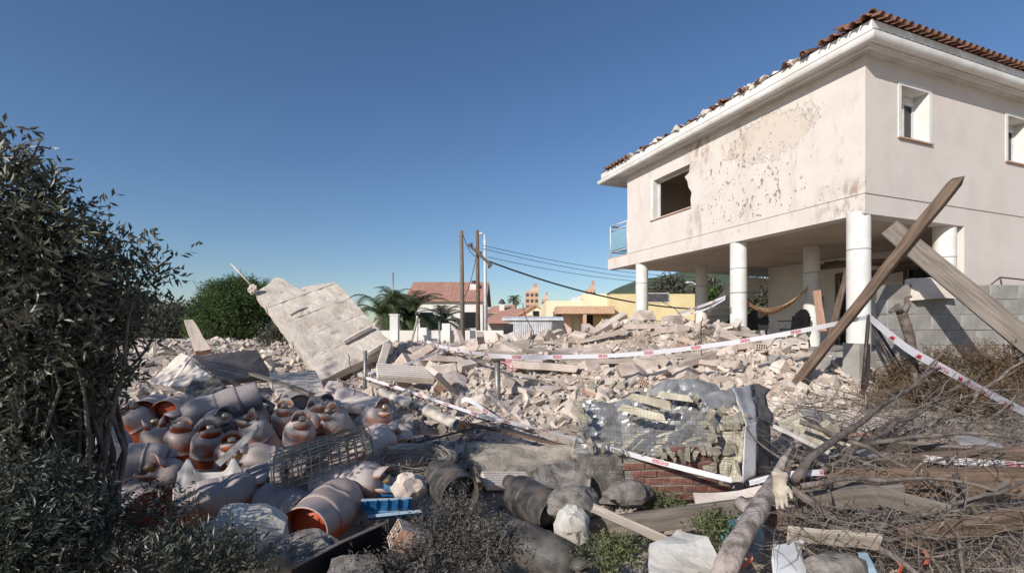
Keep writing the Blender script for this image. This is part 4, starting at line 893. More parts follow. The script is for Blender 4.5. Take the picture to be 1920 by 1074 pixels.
def big_slab():
    A, D, C = P(478, 547, 9.9), P(602, 712, 8.6), P(738, 648, 9.5); B = A + C - D
    u = (B - A); v = (D - A); n = u.cross(v).normalized()
    if n.dot(-A) < 0: n = -n
    Lu, Lv = u.length, v.length; eu, ev = u.normalized(), v.normalized()
    t = empty('tilted_slab', D, 0, 'huge tilted pale concrete floor slab standing out of the rubble', 'slab')
    ns = 5; R = random.Random(9)
    top_prof = [.02, -.02, -.05, -.08, -.12, -.18, -.2, -.10, .14, .3, .27, .3, .32, .33, .35, .38, .40, .44]
    for k in range(ns):
        a, b = Lv * k / ns + (.003 if k else 0), Lv * (k + 1) / ns - .003; q = MB(); nu, nv = 17, 5; idx = {}
        for j in range(nv + 1):
            for i in range(nu + 1):
                s = Lu * i / nu; w_ = a + (b - a) * j / nv
                if k == 0 and j < nv: w_ = a + top_prof[i] * Lv * .42 + (b - a - top_prof[i] * Lv * .42) * j / nv
                edge = R.uniform(-.012, .012) if i in (0, nu) else 0
                dz = noise.noise(Vector((s * 4, w_ * 4, k))) * .018 + noise.noise(Vector((s * 13, w_ * 13, k))) * .014 - ((.010 + .02 * max(0, noise.noise(Vector((s * 3, k, j))))) if (j in (0, nv)) else 0)
                p = A + eu * (s + edge) + ev * w_ + n * dz
                idx[i, j] = len(q.v); q.v.append(tuple(p - D)); q.v.append(tuple(p - n * .19 - D))
        for j in range(nv):
            for i in range(nu):
                a_, b_, c_, d_ = idx[i, j], idx[i + 1, j], idx[i + 1, j + 1], idx[i, j + 1]; q.f += [(a_, d_, c_, b_), (a_ + 1, b_ + 1, c_ + 1, d_ + 1)]
        for i in range(nu):
            for j in (0, nv): a_, b_ = idx[i, j], idx[i + 1, j]; q.f.append((a_, b_, b_ + 1, a_ + 1))
        for j in range(nv):
            for i in (0, nu): a_, b_ = idx[i, j], idx[i, j + 1]; q.f.append((a_, b_, b_ + 1, a_ + 1))
        me = q.mesh('slab_strip'); bm = bmesh.new(); bm.from_mesh(me); bmesh.ops.recalc_face_normals(bm, faces=bm.faces); bm.to_mesh(me); bm.free()
        link('slab_strip', me, t, MATS['slab'])
    core = MB(); pts = [A + eu * .06 + ev * .19 * Lv, A + eu * (Lu - .06) + ev * .21 * Lv, A + eu * (Lu - .06) + ev * (Lv - .06), A + eu * .06 + ev * (Lv - .06)]
    core.v = [tuple(p - n * .04 - D) for p in pts] + [tuple(p - n * .16 - D) for p in pts]; core.f = [(0, 1, 2, 3), (7, 6, 5, 4), (0, 4, 5, 1), (1, 5, 6, 2), (2, 6, 7, 3), (3, 7, 4, 0)]; core.build('joint_fill', MATS['stone'], t)
    for (s0, s1, w_, r) in ((.50, .92, .80, .045), (.62, .98, .985, .05), (.18, .42, .36, .018)):
        a = A + eu * Lu * s0 + ev * Lv * w_ + n * r * .8; b = A + eu * Lu * s1 + ev * Lv * (w_ - .02) + n * r * 1.3
        MB().tube([a - D, a.lerp(b, .5) - D + n * .01, b - D], [r, r * 1.1, r * .9], 5, True, .2).build('broken_rib', MATS['slab'], t)
    return A, B, C, D
SA, SB, SC, SD = big_slab()
o = MB().tube([(0, 0, 0), P(434, 495, 9.9) - P(476, 540, 9.9)], .018, 6).build('white_pipe', MATS['pvc'], None, True, P(476, 540, 9.9)); tag(o, 'thin white pipe sticking out of the upper corner of the tilted slab', 'pipe')

slab4('concrete_post', [(722, 640, 8.9), (734, 645, 8.95), (716, 704, 8.6), (703, 700, 8.55)], .1, MATS['plaster'], 'short pale concrete post leaning on the tilted slab', 'post', .008, 3, 4)
slab4('fallen_wall_section', [(360, 668, 7.5), (482, 655, 8.9), (510, 702, 8.4), (414, 713, 7.0)], .10, MATS['shade_rim_grey'], 'smooth wall panel with shade put into its dark grey colour, lying tilted beside the cream gable piece', 'panel', .012, 6, 5)
slab4('cream_gable_piece', [(357, 676, 7.45), (409, 714, 6.98), (395, 726, 6.95), (318, 724, 7.1)], .12, MATS['plaster'], 'bright cream triangular wall piece under the shade-coloured panel', 'wall piece', .012, 5, 6)
slab4('cream_wall_piece', [(340, 660, 7.9), (358, 670, 7.6), (318, 724, 7.2), (278, 718, 7.4)], .14, MATS['plaster'], 'cream broken wall piece beside the triangular piece, by the bush', 'wall piece', .015, 5, 7)
slab4('brown_slab', [(345, 600, 9.3), (362, 598, 9.4), (395, 655, 9.0), (365, 658, 8.9)], .12, MATS['clay'], 'brownish slab fragment standing up in front of the pine', 'slab', .02, 4, 8)
slab4('pale_slab', [(505, 700, 7.4), (590, 692, 8.0), (612, 735, 7.0), (520, 738, 6.7)], .12, MATS['slab'], 'pale flat slab at the foot of the tilted slab', 'slab', .025, 5, 9)
slab4('grey_boulder', [(355, 715, 6.6), (405, 705, 6.7), (425, 728, 6.4), (395, 745, 6.3), (345, 740, 6.4)], .3, MATS['stone'], 'rounded grey rubble boulder behind the two open orange cylinders', 'boulder', .06, 3, 10)
slab4('leaning_slab', [(1262, 606, 10.4), (1288, 612, 10.2), (1262, 668, 9.2), (1212, 662, 9.3)], .16, MATS['plaster'], 'large smooth pale slab leaning in the rubble below the middle column', 'slab', .012, 5, 11)
slab4('concrete_beam', [(1207, 676, 8.0), (1240, 672, 8.2), (1368, 722, 7.2), (1340, 736, 7.0)], .22, MATS['plaster'], 'long pale concrete beam lying diagonally in the rubble, its end open', 'beam', .01, 6, 12)
slab4('concrete_beam', [(1205, 678, 8.0), (1222, 680, 7.95), (1218, 722, 7.6), (1200, 718, 7.65)], .2, MATS['plaster'], 'short upright concrete stub at the end of the diagonal beam', 'beam', .01, 4, 13)
slab4('floor_edge', [(1425, 655, 8.3), (1545, 662, 7.7), (1545, 668, 7.5), (1430, 664, 8.0)], .3, MATS['plaster'], 'broken floor edge of pale concrete beside the long brown timber', 'slab', .03, 5, 14)
slab4('broken_wall', [(922, 632, 13), (962, 622, 13.2), (988, 640, 13.2), (985, 668, 12.8), (922, 672, 12.6)], .25, MATS['plaster'], 'standing cream remnant of a broken wall beside the ribbed trailer', 'wall', .05, 5, 15)
slab4('pointed_slab', [(1118, 612, 13), (1130, 596, 13.2), (1142, 618, 13), (1140, 640, 12.8), (1116, 640, 12.8)], .2, MATS['plaster'], 'pointed pale slab standing up in front of the yellow house', 'slab', .03, 3, 16)
slab4('concrete_ledge', [(868, 830, 4.75), (1090, 838, 4.5), (1075, 870, 4.3), (905, 892, 4.2)], .45, MATS['stone_wall'], 'rough mortared stone ledge behind the blackened cylinders', 'ledge', .05, 7, 17)
slab4('stone_lump', [(1000, 880, 3.9), (1060, 862, 4.0), (1108, 880, 3.9), (1105, 920, 3.7), (1010, 925, 3.6)], .35, MATS['stone'], 'dark soot-grey boulder beside the foil insulation', 'boulder', .07, 3, 18)
slab4('plaster_strip', [(1300, 925, 3.5), (1430, 912, 3.4), (1432, 938, 3.3), (1305, 952, 3.35)], .1, MATS['plaster'], 'pale broken kerb strip on the grey timber below the brick fragment', 'kerb', .02, 5, 19)
slab4('earth_slab', [(1490, 755, 5.6), (1600, 770, 5.3), (1700, 795, 5.0), (1640, 815, 4.8), (1500, 790, 5.2)], .12, MATS['clay'], 'brown flat slab beside the torn foil, under branches', 'slab', .02, 4, 20)
slab4('grey_chunk', [(1225, 1020, 2.55), (1270, 990, 2.7), (1330, 1010, 2.6), (1345, 1060, 2.45), (1290, 1090, 2.35), (1220, 1070, 2.4)], .18, MATS['white_stone'], 'angular light grey concrete chunk in front of the long timber', 'chunk', .03, 3, 21)
slab4('dark_stone', [(620, 1050, 2.5), (700, 1045, 2.55), (740, 1085, 2.4), (600, 1090, 2.35)], .25, MATS['stone'], 'dark flat stone in front of the black tray', 'stone', .04, 3, 22)
def boulder(px, py, Y, r, m, label, sc=(1, .8, .7), seed=0, rot=0, am=.28, name='boulder'):
    bm = bmesh.new(); bmesh.ops.create_icosphere(bm, subdivisions=3, radius=r)
    for v in bm.verts:
        d = v.co.normalized(); k = 1 + am * noise.noise(d * 1.4 + Vector((seed * 7.7, 0, 0))) + am * .5 * noise.noise(d * 3.5 + Vector((seed, 3, 0))) - .12 * max(0, noise.noise(d * 2.2 + Vector((seed, 9, 0)))) + .05 * noise.noise(d * 11); v.co = Vector((d.x * sc[0], d.y * sc[1], d.z * sc[2])) * r * k
    me = bpy.data.meshes.new(name); bm.to_mesh(me); bm.free(); return tag(autosmooth(link(name, me, None, m, P(px, py, Y), (0, rot * .4, rot)), 18), label, 'boulder')
boulder(455, 1005, 2.75, .24, MATS['white_stone'], 'large smooth white boulder in front of the cylinders, beside the shrub', (1, .8, .72), 1, .2)
boulder(1072, 985, 2.9, .12, MATS['white_stone'], 'round pale stone on top of the blackened cylinders', (.85, .8, 1), 2)
boulder(768, 915, 3.5, .12, MATS['chunk'], 'knobbly cream stone above the blue plastic', (1, .8, .75), 3, .4, .5)
boulder(560, 1040, 2.7, .2, MATS['stone'], 'grey stone between the white boulder and the black tray', (1.1, .8, .6), 4)
boulder(1575, 1075, 2.5, .14, MATS['stone'], 'rounded mossy brown stone under the twigs', (1.15, .9, .7), 5)
boulder(1075, 945, 3.1, .17, MATS['stone'], 'dark stone between the burnt cylinder and the long pale strip', (1, .8, .7), 6)
boulder(1180, 925, 3.5, .15, MATS['stone'], 'sooty stone at the foot of the brick fragment', (1.2, .8, .6), 7)
boulder(1110, 850, 4.4, .16, MATS['clay'], 'brownish rock below the end of the torn foil', (1.1, .8, .7), 8, .3)
boulder(474, 543, 9.8, .08, MATS['plaster'], 'small plaster lump at the upper corner of the tilted slab', (1, .8, 1.2), 13, .3, .5, 'masonry_lump')
boulder(30, 960, 2.6, .16, MATS['stone'], 'grey stone half hidden in the low shrub', (1.2, 1, .7), 9)
boulder(905, 760, 6.4, .2, MATS['chunk'], 'brown-grey lump at the foot of the short steel post', (1, .8, .8), 10, .6, .4)
boulder(965, 720, 7.4, .17, MATS['chunk'], 'rounded concrete lump beside the short steel post', (1.2, .8, .6), 11, .5, .4)
# ceramic ceiling blocks in a row with triangular holes
def vault_row(px0, py0, px1, py1, Y0, Y1, n, label):
    t = empty('ceiling_block_row', P(px0, py0, Y0), 0, label, 'ceiling blocks')
    O = Vector(t.location)
    for i in range(n):
        a = P(px0, py0, Y0).lerp(P(px1, py1, Y1), i / n) - O; b = P(px0, py0, Y0).lerp(P(px1, py1, Y1), (i + .94) / n) - O; dd = b - a; L = dd.length; h = .10; q = MB(); dp = Vector((0, .3, .06))
        ex = dd.normalized(); ez = Vector((0, 0, 1)); w_ = .022
        out = [a, b, b + ez * h, a + ez * h]; inn = [a + ex * w_ + ez * w_ * 2.5, b - ex * w_ * 1.2 + ez * (h - w_ * 2.4), b - ex * w_ + ez * (h - w_), a + ex * w_ + ez * (h - w_)]
        q.v = [tuple(p) for p in out + inn] + [tuple(p + dp) for p in out + inn]
        q.f = [(0, 1, 5, 4), (1, 2, 6, 5), (2, 3, 7, 6), (3, 0, 4, 7)] + [(4, 5, 13, 12), (5, 6, 14, 13), (6, 7, 15, 14), (7, 4, 12, 15)] + [(1, 0, 8, 9), (2, 1, 9, 10), (3, 2, 10, 11), (0, 3, 11, 8)]
        bo = q.build('ceiling_block', MATS['plaster'], t); bo.location.z = random.uniform(-.02, .02); bo.location.y = random.uniform(-.05, .05); bo.rotation_euler = (0, 0, random.uniform(-.03, .03))
vault_row(1332, 690, 1462, 706, 7.6, 7.2, 9, 'row of pale ceramic ceiling blocks with triangular holes above the foil heap')
vault_row(1448, 652, 1520, 655, 8.0, 7.7, 4, 'short row of ceiling blocks with open cells below the brass tank')
# ribbed trailer / shed wreck in the background
tr = empty('ribbed_trailer', P(1000, 640, 17), -.03, 'white ribbed trailer with a dark tarpaulin over one end behind the rubble', 'trailer'); 
MB().b2(-.85, 1.0, 0, 1.6, -.55, .75).build('body', MATS['white_metal'], tr)
for k in range(18): MB().b2(-.70 + .075 * k, -.66 + .075 * k, -.03, .0, .08, .66).build('rib', MATS['white_metal'], tr)
MB().b2(-1.05, -.72, -.05, -.002, .05, .62).build('vent_grille', MATS['black_plastic'], tr)
q = MB(); 
for i in range(9): a = math.pi * i / 8; q.v += [(-1.1, .8 - .9 * math.cos(a), .74 + .16 * math.sin(a)), (1.05, .8 - .9 * math.cos(a), .74 + .16 * math.sin(a))]
q.f = [(2 * i, 2 * i + 1, 2 * i + 3, 2 * i + 2) for i in range(8)]; q.build('roof', MATS['white_metal'], tr)
q = MB(); q.add([(.66, -.06, .72), (1.02, -.08, .74), (1.25, -.2, .1), (.1, -.12, -.55), (.62, -.08, .1), (1.1, .5, .7), (1.3, .5, 0)], [(0, 4, 2, 1), (4, 3, 2), (1, 2, 6, 5)]); q.build('tarpaulin', MATS['dark_sheet'], tr)
# ---------------------------------------------------------------- gas cylinders
def gas_meshes():
    H = .50; R_ = .15
    body = MB().lathe([(0, .08), (.06, .08), (.105, .085), (.135, .088), (.148, .095), (R_, .11), (R_, .15), (R_, .19), (R_, .225), (R_, .24), (.154, .243), (.154, .257), (R_, .26), (R_, .29), (R_, .325), (R_, .36), (.142, .405), (.12, .44), (.085, .462), (.04, .472), (0, .474)], 28).mesh('body', True)
    foot = MB().lathe([(.141, .09), (.143, -.035), (.146, -.045), (.140, -.05), (.135, -.045), (.134, .06)], 28).mesh('foot_ring', True)
    dish = MB().lathe([(0, .012), (.04, .015), (.08, .026), (.11, .042), (.136, .065)], 24).mesh('base_dish', True)
    col_ = MB(); 
    for k in range(2):
        a0 = k * math.pi + .45; n = 9; b = len(col_.v)
        for i in range(n + 1):
            a = a0 + (math.pi - .9) * i / n; top = .055 + .05 * math.sin(math.pi * i / n)
            for (r, z) in ((.088, .452), (.092, .455 + top), (.098, .455 + top), (.096, .450)): col_.v.append((r * math.cos(a), r * math.sin(a), z))
        for i in range(n):
            for j in range(4): col_.f.append((b + i * 4 + j, b + (i + 1) * 4 + j, b + (i + 1) * 4 + (j + 1) % 4, b + i * 4 + (j + 1) % 4))
        col_.f += [(b, b + 1, b + 2, b + 3), (b + n * 4 + 3, b + n * 4 + 2, b + n * 4 + 1, b + n * 4)]
    collar = col_.mesh('collar', True)
    valve = MB().lathe([(.022, .468), (.022, .50), (.034, .503), (.034, .535), (.018, .54), (0, .54)], 12).mesh('valve', True)
    return {'body': body, 'foot_ring': foot, 'base_dish': dish, 'collar': collar, 'valve': valve}
GM = gas_meshes(); GV = {}
def dent(me, k):
    # knocks and dents, the same for every piece of one cylinder so that they stay joined
    cs = [(Vector((.15 * math.cos(2.1 * k + j * 1.9), .15 * math.sin(2.1 * k + j * 1.9), .14 + .11 * ((k + j) % 3))), .07 + .015 * ((j + k) % 3)) for j in range(4)]
    for v in me.vertices:
        p = v.co + noise.noise_vector(v.co * 6 + Vector((k * 5.3, 0, 0))) * .006
        for (c, r) in cs:
            d = (v.co - c).length
            if d < r: f = (1 - d / r); p -= Vector((c.x, c.y, 0)).normalized() * .028 * f * f
        v.co = p
def gas(px, py, Y, axis, style, label, sc=1.0, length=1.0, group=None, cat='gas cylinder', roll=0.0):
    # (px,py,Y) is the middle of the cylinder, axis points from base to valve
    key = (style, len([1 for q in scene.objects if q.name.startswith('gas_cylinder')]) % 4)
    if key not in GV:
        GV[key] = {}
        for k, me in GM.items():
            c = me.copy(); c.name = k; dent(c, key[1]); m = MATS[{'orange': 'orange', 'pink': 'pink_dust', 'grey': 'grey_gas', 'burnt': 'burnt'}[style]]
            if k == 'base_dish': m = MATS[{'orange': 'orange_in', 'pink': 'orange_in', 'grey': 'grey_gas', 'burnt': 'burnt'}[style]]
            if k == 'valve': m = MATS['brass' if style != 'burnt' else 'burnt']
            c.materials.append(m); GV[key][k] = c
    a, b, d = frame(Vector(axis)); Rm = Matrix((a, b, d)).transposed() @ Matrix.Rotation(roll, 3, 'Z')
    c = P(px, py, Y); t = empty('gas_cylinder', c - d * .25 * sc * length, 0, label, cat, group); t.rotation_euler = Rm.to_euler(); t.scale = (sc, sc, sc * length)
    for k, me in GV[key].items(): link(k, me, t)
    return t
CAM = Vector((0, 0, EYE))
gas(288, 764, 5.75, (-.3, .95, .05), 'orange', 'orange gas cylinder lying with its open base outward, next to the bush')
gas(332, 764, 5.7, (-.2, .96, .05), 'orange', 'orange gas cylinder with open base, between its orange neighbour and the blue-grey one')
gas(404, 766, 5.2, (-.75, -.55, -.25), 'grey', 'large blue-grey dusty cylinder lying with its valve towards the wire roll', 1.15, 1.25)
gas(300, 838, 4.9, (-.15, -.1, 1), 'orange', 'small orange cylinder upright in shade behind the white ring base')
gas(342, 842, 4.75, (.1, -.2, 1), 'orange', 'upright orange cylinder with dusty shoulder and thick orange belly')
gas(390, 848, 4.7, (.25, -.25, 1), 'orange', 'upright dusty cylinder touching the orange-bellied one')
gas(437, 868, 4.5, (.2, -.45, .9), 'orange', 'tilted brown-orange cylinder with its collar showing')
gas(487, 822, 4.9, (-.3, -.4, .9), 'pink', 'pale pink sunlit cylinder with dark slots in its collar')
gas(502, 866, 4.35, (-.7, -.5, .35), 'pink', 'pale pink cylinder lying beside the wire roll')
gas(468, 905, 4.0, (-.85, -.3, -.1), 'grey', 'grey-blue cylinder lying across below the pale pink one', .95)
gas(528, 948, 3.55, (-.85, .5, .0), 'grey', 'dusty grey-pink cylinder lying behind the white boulder', 1.0)
gas(620, 955, 3.25, (.12, .95, .05), 'orange', 'big orange cylinder with a bright open base in front of the wire roll', 1.12)
gas(272, 866, 3.85, (.85, .45, -.1), 'grey', 'light grey cylinder with a white ring base turned to the bush', 1.0, .7)
gas(256, 938, 3.6, (-.75, .6, .05), 'orange', 'dark orange cylinder lying half hidden behind the low shrub')
gas(638, 806, 5.0, (-.3, -.5, .85), 'pink', 'sunlit pale orange cylinder above the wire roll')
gas(700, 788, 5.2, (.6, -.5, .6), 'pink', 'sunlit orange-pink cylinder below the grooved ceramic plank')
gas(694, 836, 4.6, (.7, .4, .35), 'pink', 'dusty pale cylinder at the end of the wire roll', 1.1)
gas(540, 798, 5.2, (.1, -.5, .85), 'pink', 'pinkish cylinder half buried behind the wire roll')
gas(560, 826, 4.8, (.3, -.4, .85), 'pink', 'pinkish cylinder with collar up touching the wire roll from behind')
gas(590, 800, 5.15, (.2, -.2, .95), 'pink', 'small dusty cylinder between the two pinkish ones and the orange one')
gas(555, 752, 5.9, (-.5, .85, .1), 'grey', 'blue-grey cylinder with round dark base behind the others, under a fallen pipe', 1.1)
gas(838, 906, 3.6, (-.5, .85, .08), 'burnt', 'scorched cylinder with dark round base beside the ash-covered weeds', 1.0, .85)
gas(995, 938, 3.3, (-.55, .8, .08), 'burnt', 'blackened cylinder with its round base up against the pale stone', .9)
gas(1015, 1035, 2.85, (.8, -.5, -.18), 'burnt', 'long blackened cylinder with its open collar towards the green weeds', .85, 1.2)
gas(400, 800, 5.0, (.7, -.4, .5), 'grey', 'grey cylinder under the big blue-grey one', .95)
gas(265, 800, 5.3, (-.4, -.3, .85), 'orange', 'shaded orange cylinder with red valve cap next to the bush twigs')
gas(215, 845, 4.3, (-.5, .3, .5), 'grey', 'shaded grey cylinder between the bush and the white ring base', .95)
gas(655, 752, 5.9, (-.7, -.3, .3), 'pink', 'dusty cylinder lying behind the grooved ceramic plank')
gas(600, 770, 5.6, (.5, -.6, .4), 'grey', 'grey dusty cylinder lying below the fallen pipe')
gas(465, 790, 5.4, (.6, .6, .2), 'orange', 'orange cylinder lying behind the pale pink sunlit one')
gas(735, 830, 4.9, (.4, .8, .2), 'pink', 'dusty pink cylinder half buried beside the hollow block')
gas(330, 905, 3.9, (-.3, -.6, .6), 'orange', 'orange cylinder tilted under the white plastic shell')
gas(665, 905, 3.6, (.85, -.2, .15), 'pink', 'dusty cylinder under the front of the wire roll')
gas(420, 930, 3.6, (.75, .5, .1), 'pink', 'pale dusty cylinder behind the white boulder, under the grey-blue one')
gas(195, 780, 5.2, (.2, -.5, .8), 'grey', 'grey cylinder glimpsed through the twigs of the bush')
# brass tank on the porch edge
p = P(1491, 628, 8.5); bt = empty('brass_tank', (p.x, p.y, gz(p.x, p.y)), 0, 'dusty brass-coloured round tank standing in rubble under the porch', 'tank')
MB().lathe([(0, 0), (.17, 0), (.19, .03), (.19, .40), (.16, .47), (.08, .51), (0, .52)], 24).build('body', MATS['brass'], bt, True); MB().lathe([(.05, .51), (.05, .58), (.02, .6), (0, .6)], 12).build('neck', MATS['brass'], bt, True)
# white metal bed frame / rail
p = P(1455, 640, 9.2); fr = empty('tubular_stand', (p.x, p.y, gz(p.x, p.y)), .15, 'white tubular metal frame standing in rubble beside the brass tank', 'frame')
for (x) in (-.24, .22): MB().tube([(x, 0, -.1), (x, 0, .42), (x + .12, .3, .42), (x + .12, .3, .0)], .017, 6).build('leg', MATS['pvc'], fr, True)
MB().tube([(-.24, 0, .36), (.22, 0, .36)], .015, 6).build('crossbar', MATS['pvc'], fr)
# ---------------------------------------------------------------- posts and tape
def steel_post(px, top, bot, Y, r, label, flat=False):
    a = P(px, bot, Y); zt = P(px, top, Y).z; t = empty('steel_post', (a.x, a.y, gz(a.x, a.y) - .05), 0, label, 'post')
    h = zt - t.location.z
    MB().tube([(0, 0, -.1), (random.uniform(-.02, .02), 0, h)], r, 10).build('post', MATS['zinc'], t, True)
    if flat: MB().box((0, 0, h + .01), (.2, .12, .03), None, 1, .004).build('top_plate', MATS['steel'], t)
steel_post(684, 657, 720, 7.2, .028, 'thin grey steel post holding the start of the tape, below the tilted slab')
steel_post(934, 676, 752, 6.5, .042, 'short thick steel post with a flat top plate in the rubble', True)
def tape(pts, label, wd=.055, tw=0.0, seed=0, sag=0.0, n=40):
    Q = [P(*p) for p in pts]; R = random.Random(seed)
    # Catmull-Rom through the points
    out = []
    for i in range(len(Q) - 1):
        p0, p1, p2, p3 = Q[max(i - 1, 0)], Q[i], Q[i + 1], Q[min(i + 2, len(Q) - 1)]
        for k in range(n): 
            t = k / n; out.append(.5 * ((2 * p1) + (-p0 + p2) * t + (2 * p0 - 5 * p1 + 4 * p2 - p3) * t * t + (-p0 + 3 * p1 - 3 * p2 + p3) * t ** 3))
    out.append(Q[-1]); O = out[0].copy(); V = []; U = []; u = 0
    fr_ = []
    for i, p in enumerate(out):
        d = (out[min(i + 1, len(out) - 1)] - out[max(i - 1, 0)]).normalized()
        if i: u += (p - out[i - 1]).length
        a, b, _ = frame(d); ang = tw * math.sin(u * 1.1 + seed) + .25 * math.sin(u * 2.3 + seed * 2); up = (b * math.cos(ang) + a * math.sin(ang)) * wd / 2
        V += [tuple(p + up - O), tuple(p - up - O)]; U += [(u, 1), (u, 0)]; fr_.append((p, d, up))
    Fq = [(2 * i, 2 * i + 1, 2 * i + 3, 2 * i + 2) for i in range(len(out) - 1)]
    me = bpy.data.meshes.new('barrier_tape'); me.from_pydata(V, [], Fq); uvl = me.uv_layers.new(name='UVMap')
    for lp in me.loops: uvl.data[lp.index].uv = U[lp.vertex_index]
    me.polygons.foreach_set('use_smooth', [True] * len(me.polygons)); me.update()
    o = link('barrier_tape', me, None, MATS['tape'], O); tag(o, label, 'tape'); return o, fr_
tape([(684, 707, 7.2), (780, 738, 6.6), (900, 778, 5.5), (1000, 801, 4.75), (1120, 834, 4.0), (1240, 867, 3.75), (1372, 900, 3.55)], 'red and white barrier tape running from the thin steel post down to the foil heap', .04, .5, 1)
tape([(800, 640, 9.5), (830, 650, 8.8), (934, 667, 6.5), (1040, 669, 6.6), (1170, 665, 6.6), (1300, 652, 6.5), (1460, 628, 6.3), (1629, 594, 6.1)], 'red and white barrier tape stretched from the thick steel post to the fence corner post', .06, .35, 2)
o, frs = tape([(1629, 594, 6.1), (1700, 652, 5.5), (1775, 694, 4.95), (1850, 735, 4.45), (1960, 792, 3.95)], 'wide barrier tape with red lettering falling away from the fence corner post', .085, .12, 3)
o.data.materials.clear(); o.data.materials.append(mat('tape_plain', (238, 236, 238), (226, 222, 226), rough=.45, bump=0, vary=0, trans=.3))
def tape_print():
    segs = [];  u = 0
    def txt(s, i, parent):
        p, d, up = frs[i]; cu = bpy.data.curves.new('lettering', 'FONT'); cu.body = s; cu.size = .062; cu.align_x = 'CENTER'; cu.align_y = 'CENTER'
        tmp = bpy.data.objects.new('tmp', cu); col.objects.link(tmp); dg = bpy.context.evaluated_depsgraph_get(); me = bpy.data.meshes.new_from_object(tmp.evaluated_get(dg)); bpy.data.objects.remove(tmp)
        ob = link('lettering', me, parent, MATS['tape_red']); upn = up.normalized(); nn = d.cross(upn).normalized()
        if nn.dot(-p) < 0: nn = -nn
        x = d if d.x > 0 else -d; y = nn.cross(x)
        ob.matrix_basis = Matrix.Translation(p + nn * .012 - Vector(parent.location)) @ Matrix((x, y, nn)).transposed().to_4x4(); return ob
    def emblem(i, parent):
        p, d, up = frs[i]; upn = up.normalized(); nn = d.cross(upn).normalized()
        if nn.dot(-p) < 0: nn = -nn
        x = d; y = nn.cross(x); q = MB()
        q.add([(-.03, -.025, 0), (.035, -.02, 0), (.02, .0, 0), (.03, .028, 0), (.0, .012, 0), (-.022, .02, 0)], [(0, 1, 2, 4), (2, 3, 4), (0, 4, 5)])
        q.add([(-.05, -.03, 0), (-.04, -.03, 0), (-.028, .0, 0), (-.035, .0, 0)], [(0, 1, 2, 3)])
        ob = q.build('emblem', MATS['tape_red'], parent); ob.matrix_basis = Matrix.Translation(p + nn * .012 - Vector(parent.location)) @ Matrix((x, y, nn)).transposed().to_4x4()
    n = len(frs)
    for k, (f, s) in enumerate(((.18, None), (.34, None), (.47, 'MOSSOS'), (.60, None), (.72, 'MOSSOS'), (.84, None))):
        i = int(f * n)
        if s: txt(s, i, o)
        else: emblem(i, o)
tape_print()
tape([(1715, 857, 3.75), (1780, 864, 3.6), (1840, 866, 3.5), (1960, 876, 3.3)], 'strip of barrier tape lying over the broad timbers in the branch pile', .05, .2, 4)
tape([(1270, 588, 12.6), (1320, 572, 11.9), (1360, 556, 11.2)], 'upper strand of barrier tape tied to the middle porch column', .06, .5, 5)
tape([(1268, 594, 12.7), (1322, 580, 11.8), (1360, 560, 11.15)], 'lower strand of barrier tape tied to the middle porch column', .06, .5, 6)
tape([(690, 700, 7.3), (740, 690, 7.6), (800, 668, 8.4), (850, 648, 9.5)], 'slack dusty tape strip lying over the rubble beside the tilted slab', .05, .9, 7)
tape([(1405, 905, 3.5), (1440, 896, 3.4), (1485, 888, 3.3), (1545, 885, 3.3)], 'short tape scrap caught behind the hanging glove', .04, .6, 8)
tape([(865, 752, 6.2), (880, 750, 6.1), (930, 782, 5.6), (985, 800, 5.3)], 'crumpled red-printed tape end hanging beside the long tape', .06, 1.2, 9)
# ---------------------------------------------------------------- pipes, planks, beams
def pipe(a, b, r, m, label, name='pipe', cat='pipe', ends=True):
    a, b = P(*a), P(*b); q = MB(); d = (b - a); _a, _b, dd = frame(d); L = d.length; Mx = Matrix((_a, _b, dd)).transposed()
    q.lathe([(r * .86, 0), (r, 0), (r, L * .96), (r * 1.12, L * .965), (r * 1.12, L), (r * .86, L), (r * .86, 0)], 14, Mx)
    return tag(autosmooth(q.build(name, m, None, True, a), 40), label, cat)
pipe((712, 734, 6.3), (772, 760, 6.0), .055, MATS['pvc'], 'upper piece of pale drain pipe above the barrier tape')
pipe((798, 770, 5.7), (856, 796, 5.4), .06, MATS['pvc'], 'lower piece of pale drain pipe with an open end beside the tape')
board('wooden_lath', P(860, 790, 5.5), P(1100, 845, 4.6), .05, .03, MATS['wood_dark'], 'long dark lath lying under the barrier tape', 'lath')
board('wooden_lath', P(700, 850, 4.6), P(905, 798, 4.9), .02, .02, MATS['steel'], 'thin bent iron rod slanting above the flattened wire coil', 'rod')
board('metal_bar', P(470, 700, 6.2), P(585, 738, 5.6), .07, .03, MATS['wood_grey'], 'grey bar lying across the rubble behind the blue-grey cylinder', 'bar')
board('metal_bar', P(432, 712, 6.0), P(512, 760, 5.3), .05, .02, MATS['steel'], 'thin slanting steel bar over the big blue-grey cylinder', 'bar')
board('pale_strip', P(1060, 928, 3.15), P(1246, 1012, 2.65), .055, .018, MATS['wood_pale'], 'long narrow pale strip lying across the long grey timber', 'strip', .9)
board('timber_beam', P(1095, 992, 3.1), P(1415, 952, 3.0), .04, .13, MATS['wood_grey'], 'long grey timber lying on edge in front of the brick fragment', 'timber')
board('timber_beam', P(1395, 950, 3.1), P(1500, 985, 2.9), .06, .12, MATS['wood_dark'], 'dark timber end sticking out behind the glove', 'timber')
board('timber_beam', P(1475, 900, 3.5), P(1960, 905, 3.2), .05, .2, MATS['wood_dark'], 'broad dark timber lying through the middle of the branch pile', 'timber', .15, .006, 8)
board('timber_beam', P(1500, 940, 3.2), P(1700, 925, 3.1), .05, .14, MATS['wood_grey'], 'shorter grey timber below the broad dark one', 'timber', .2, .006)
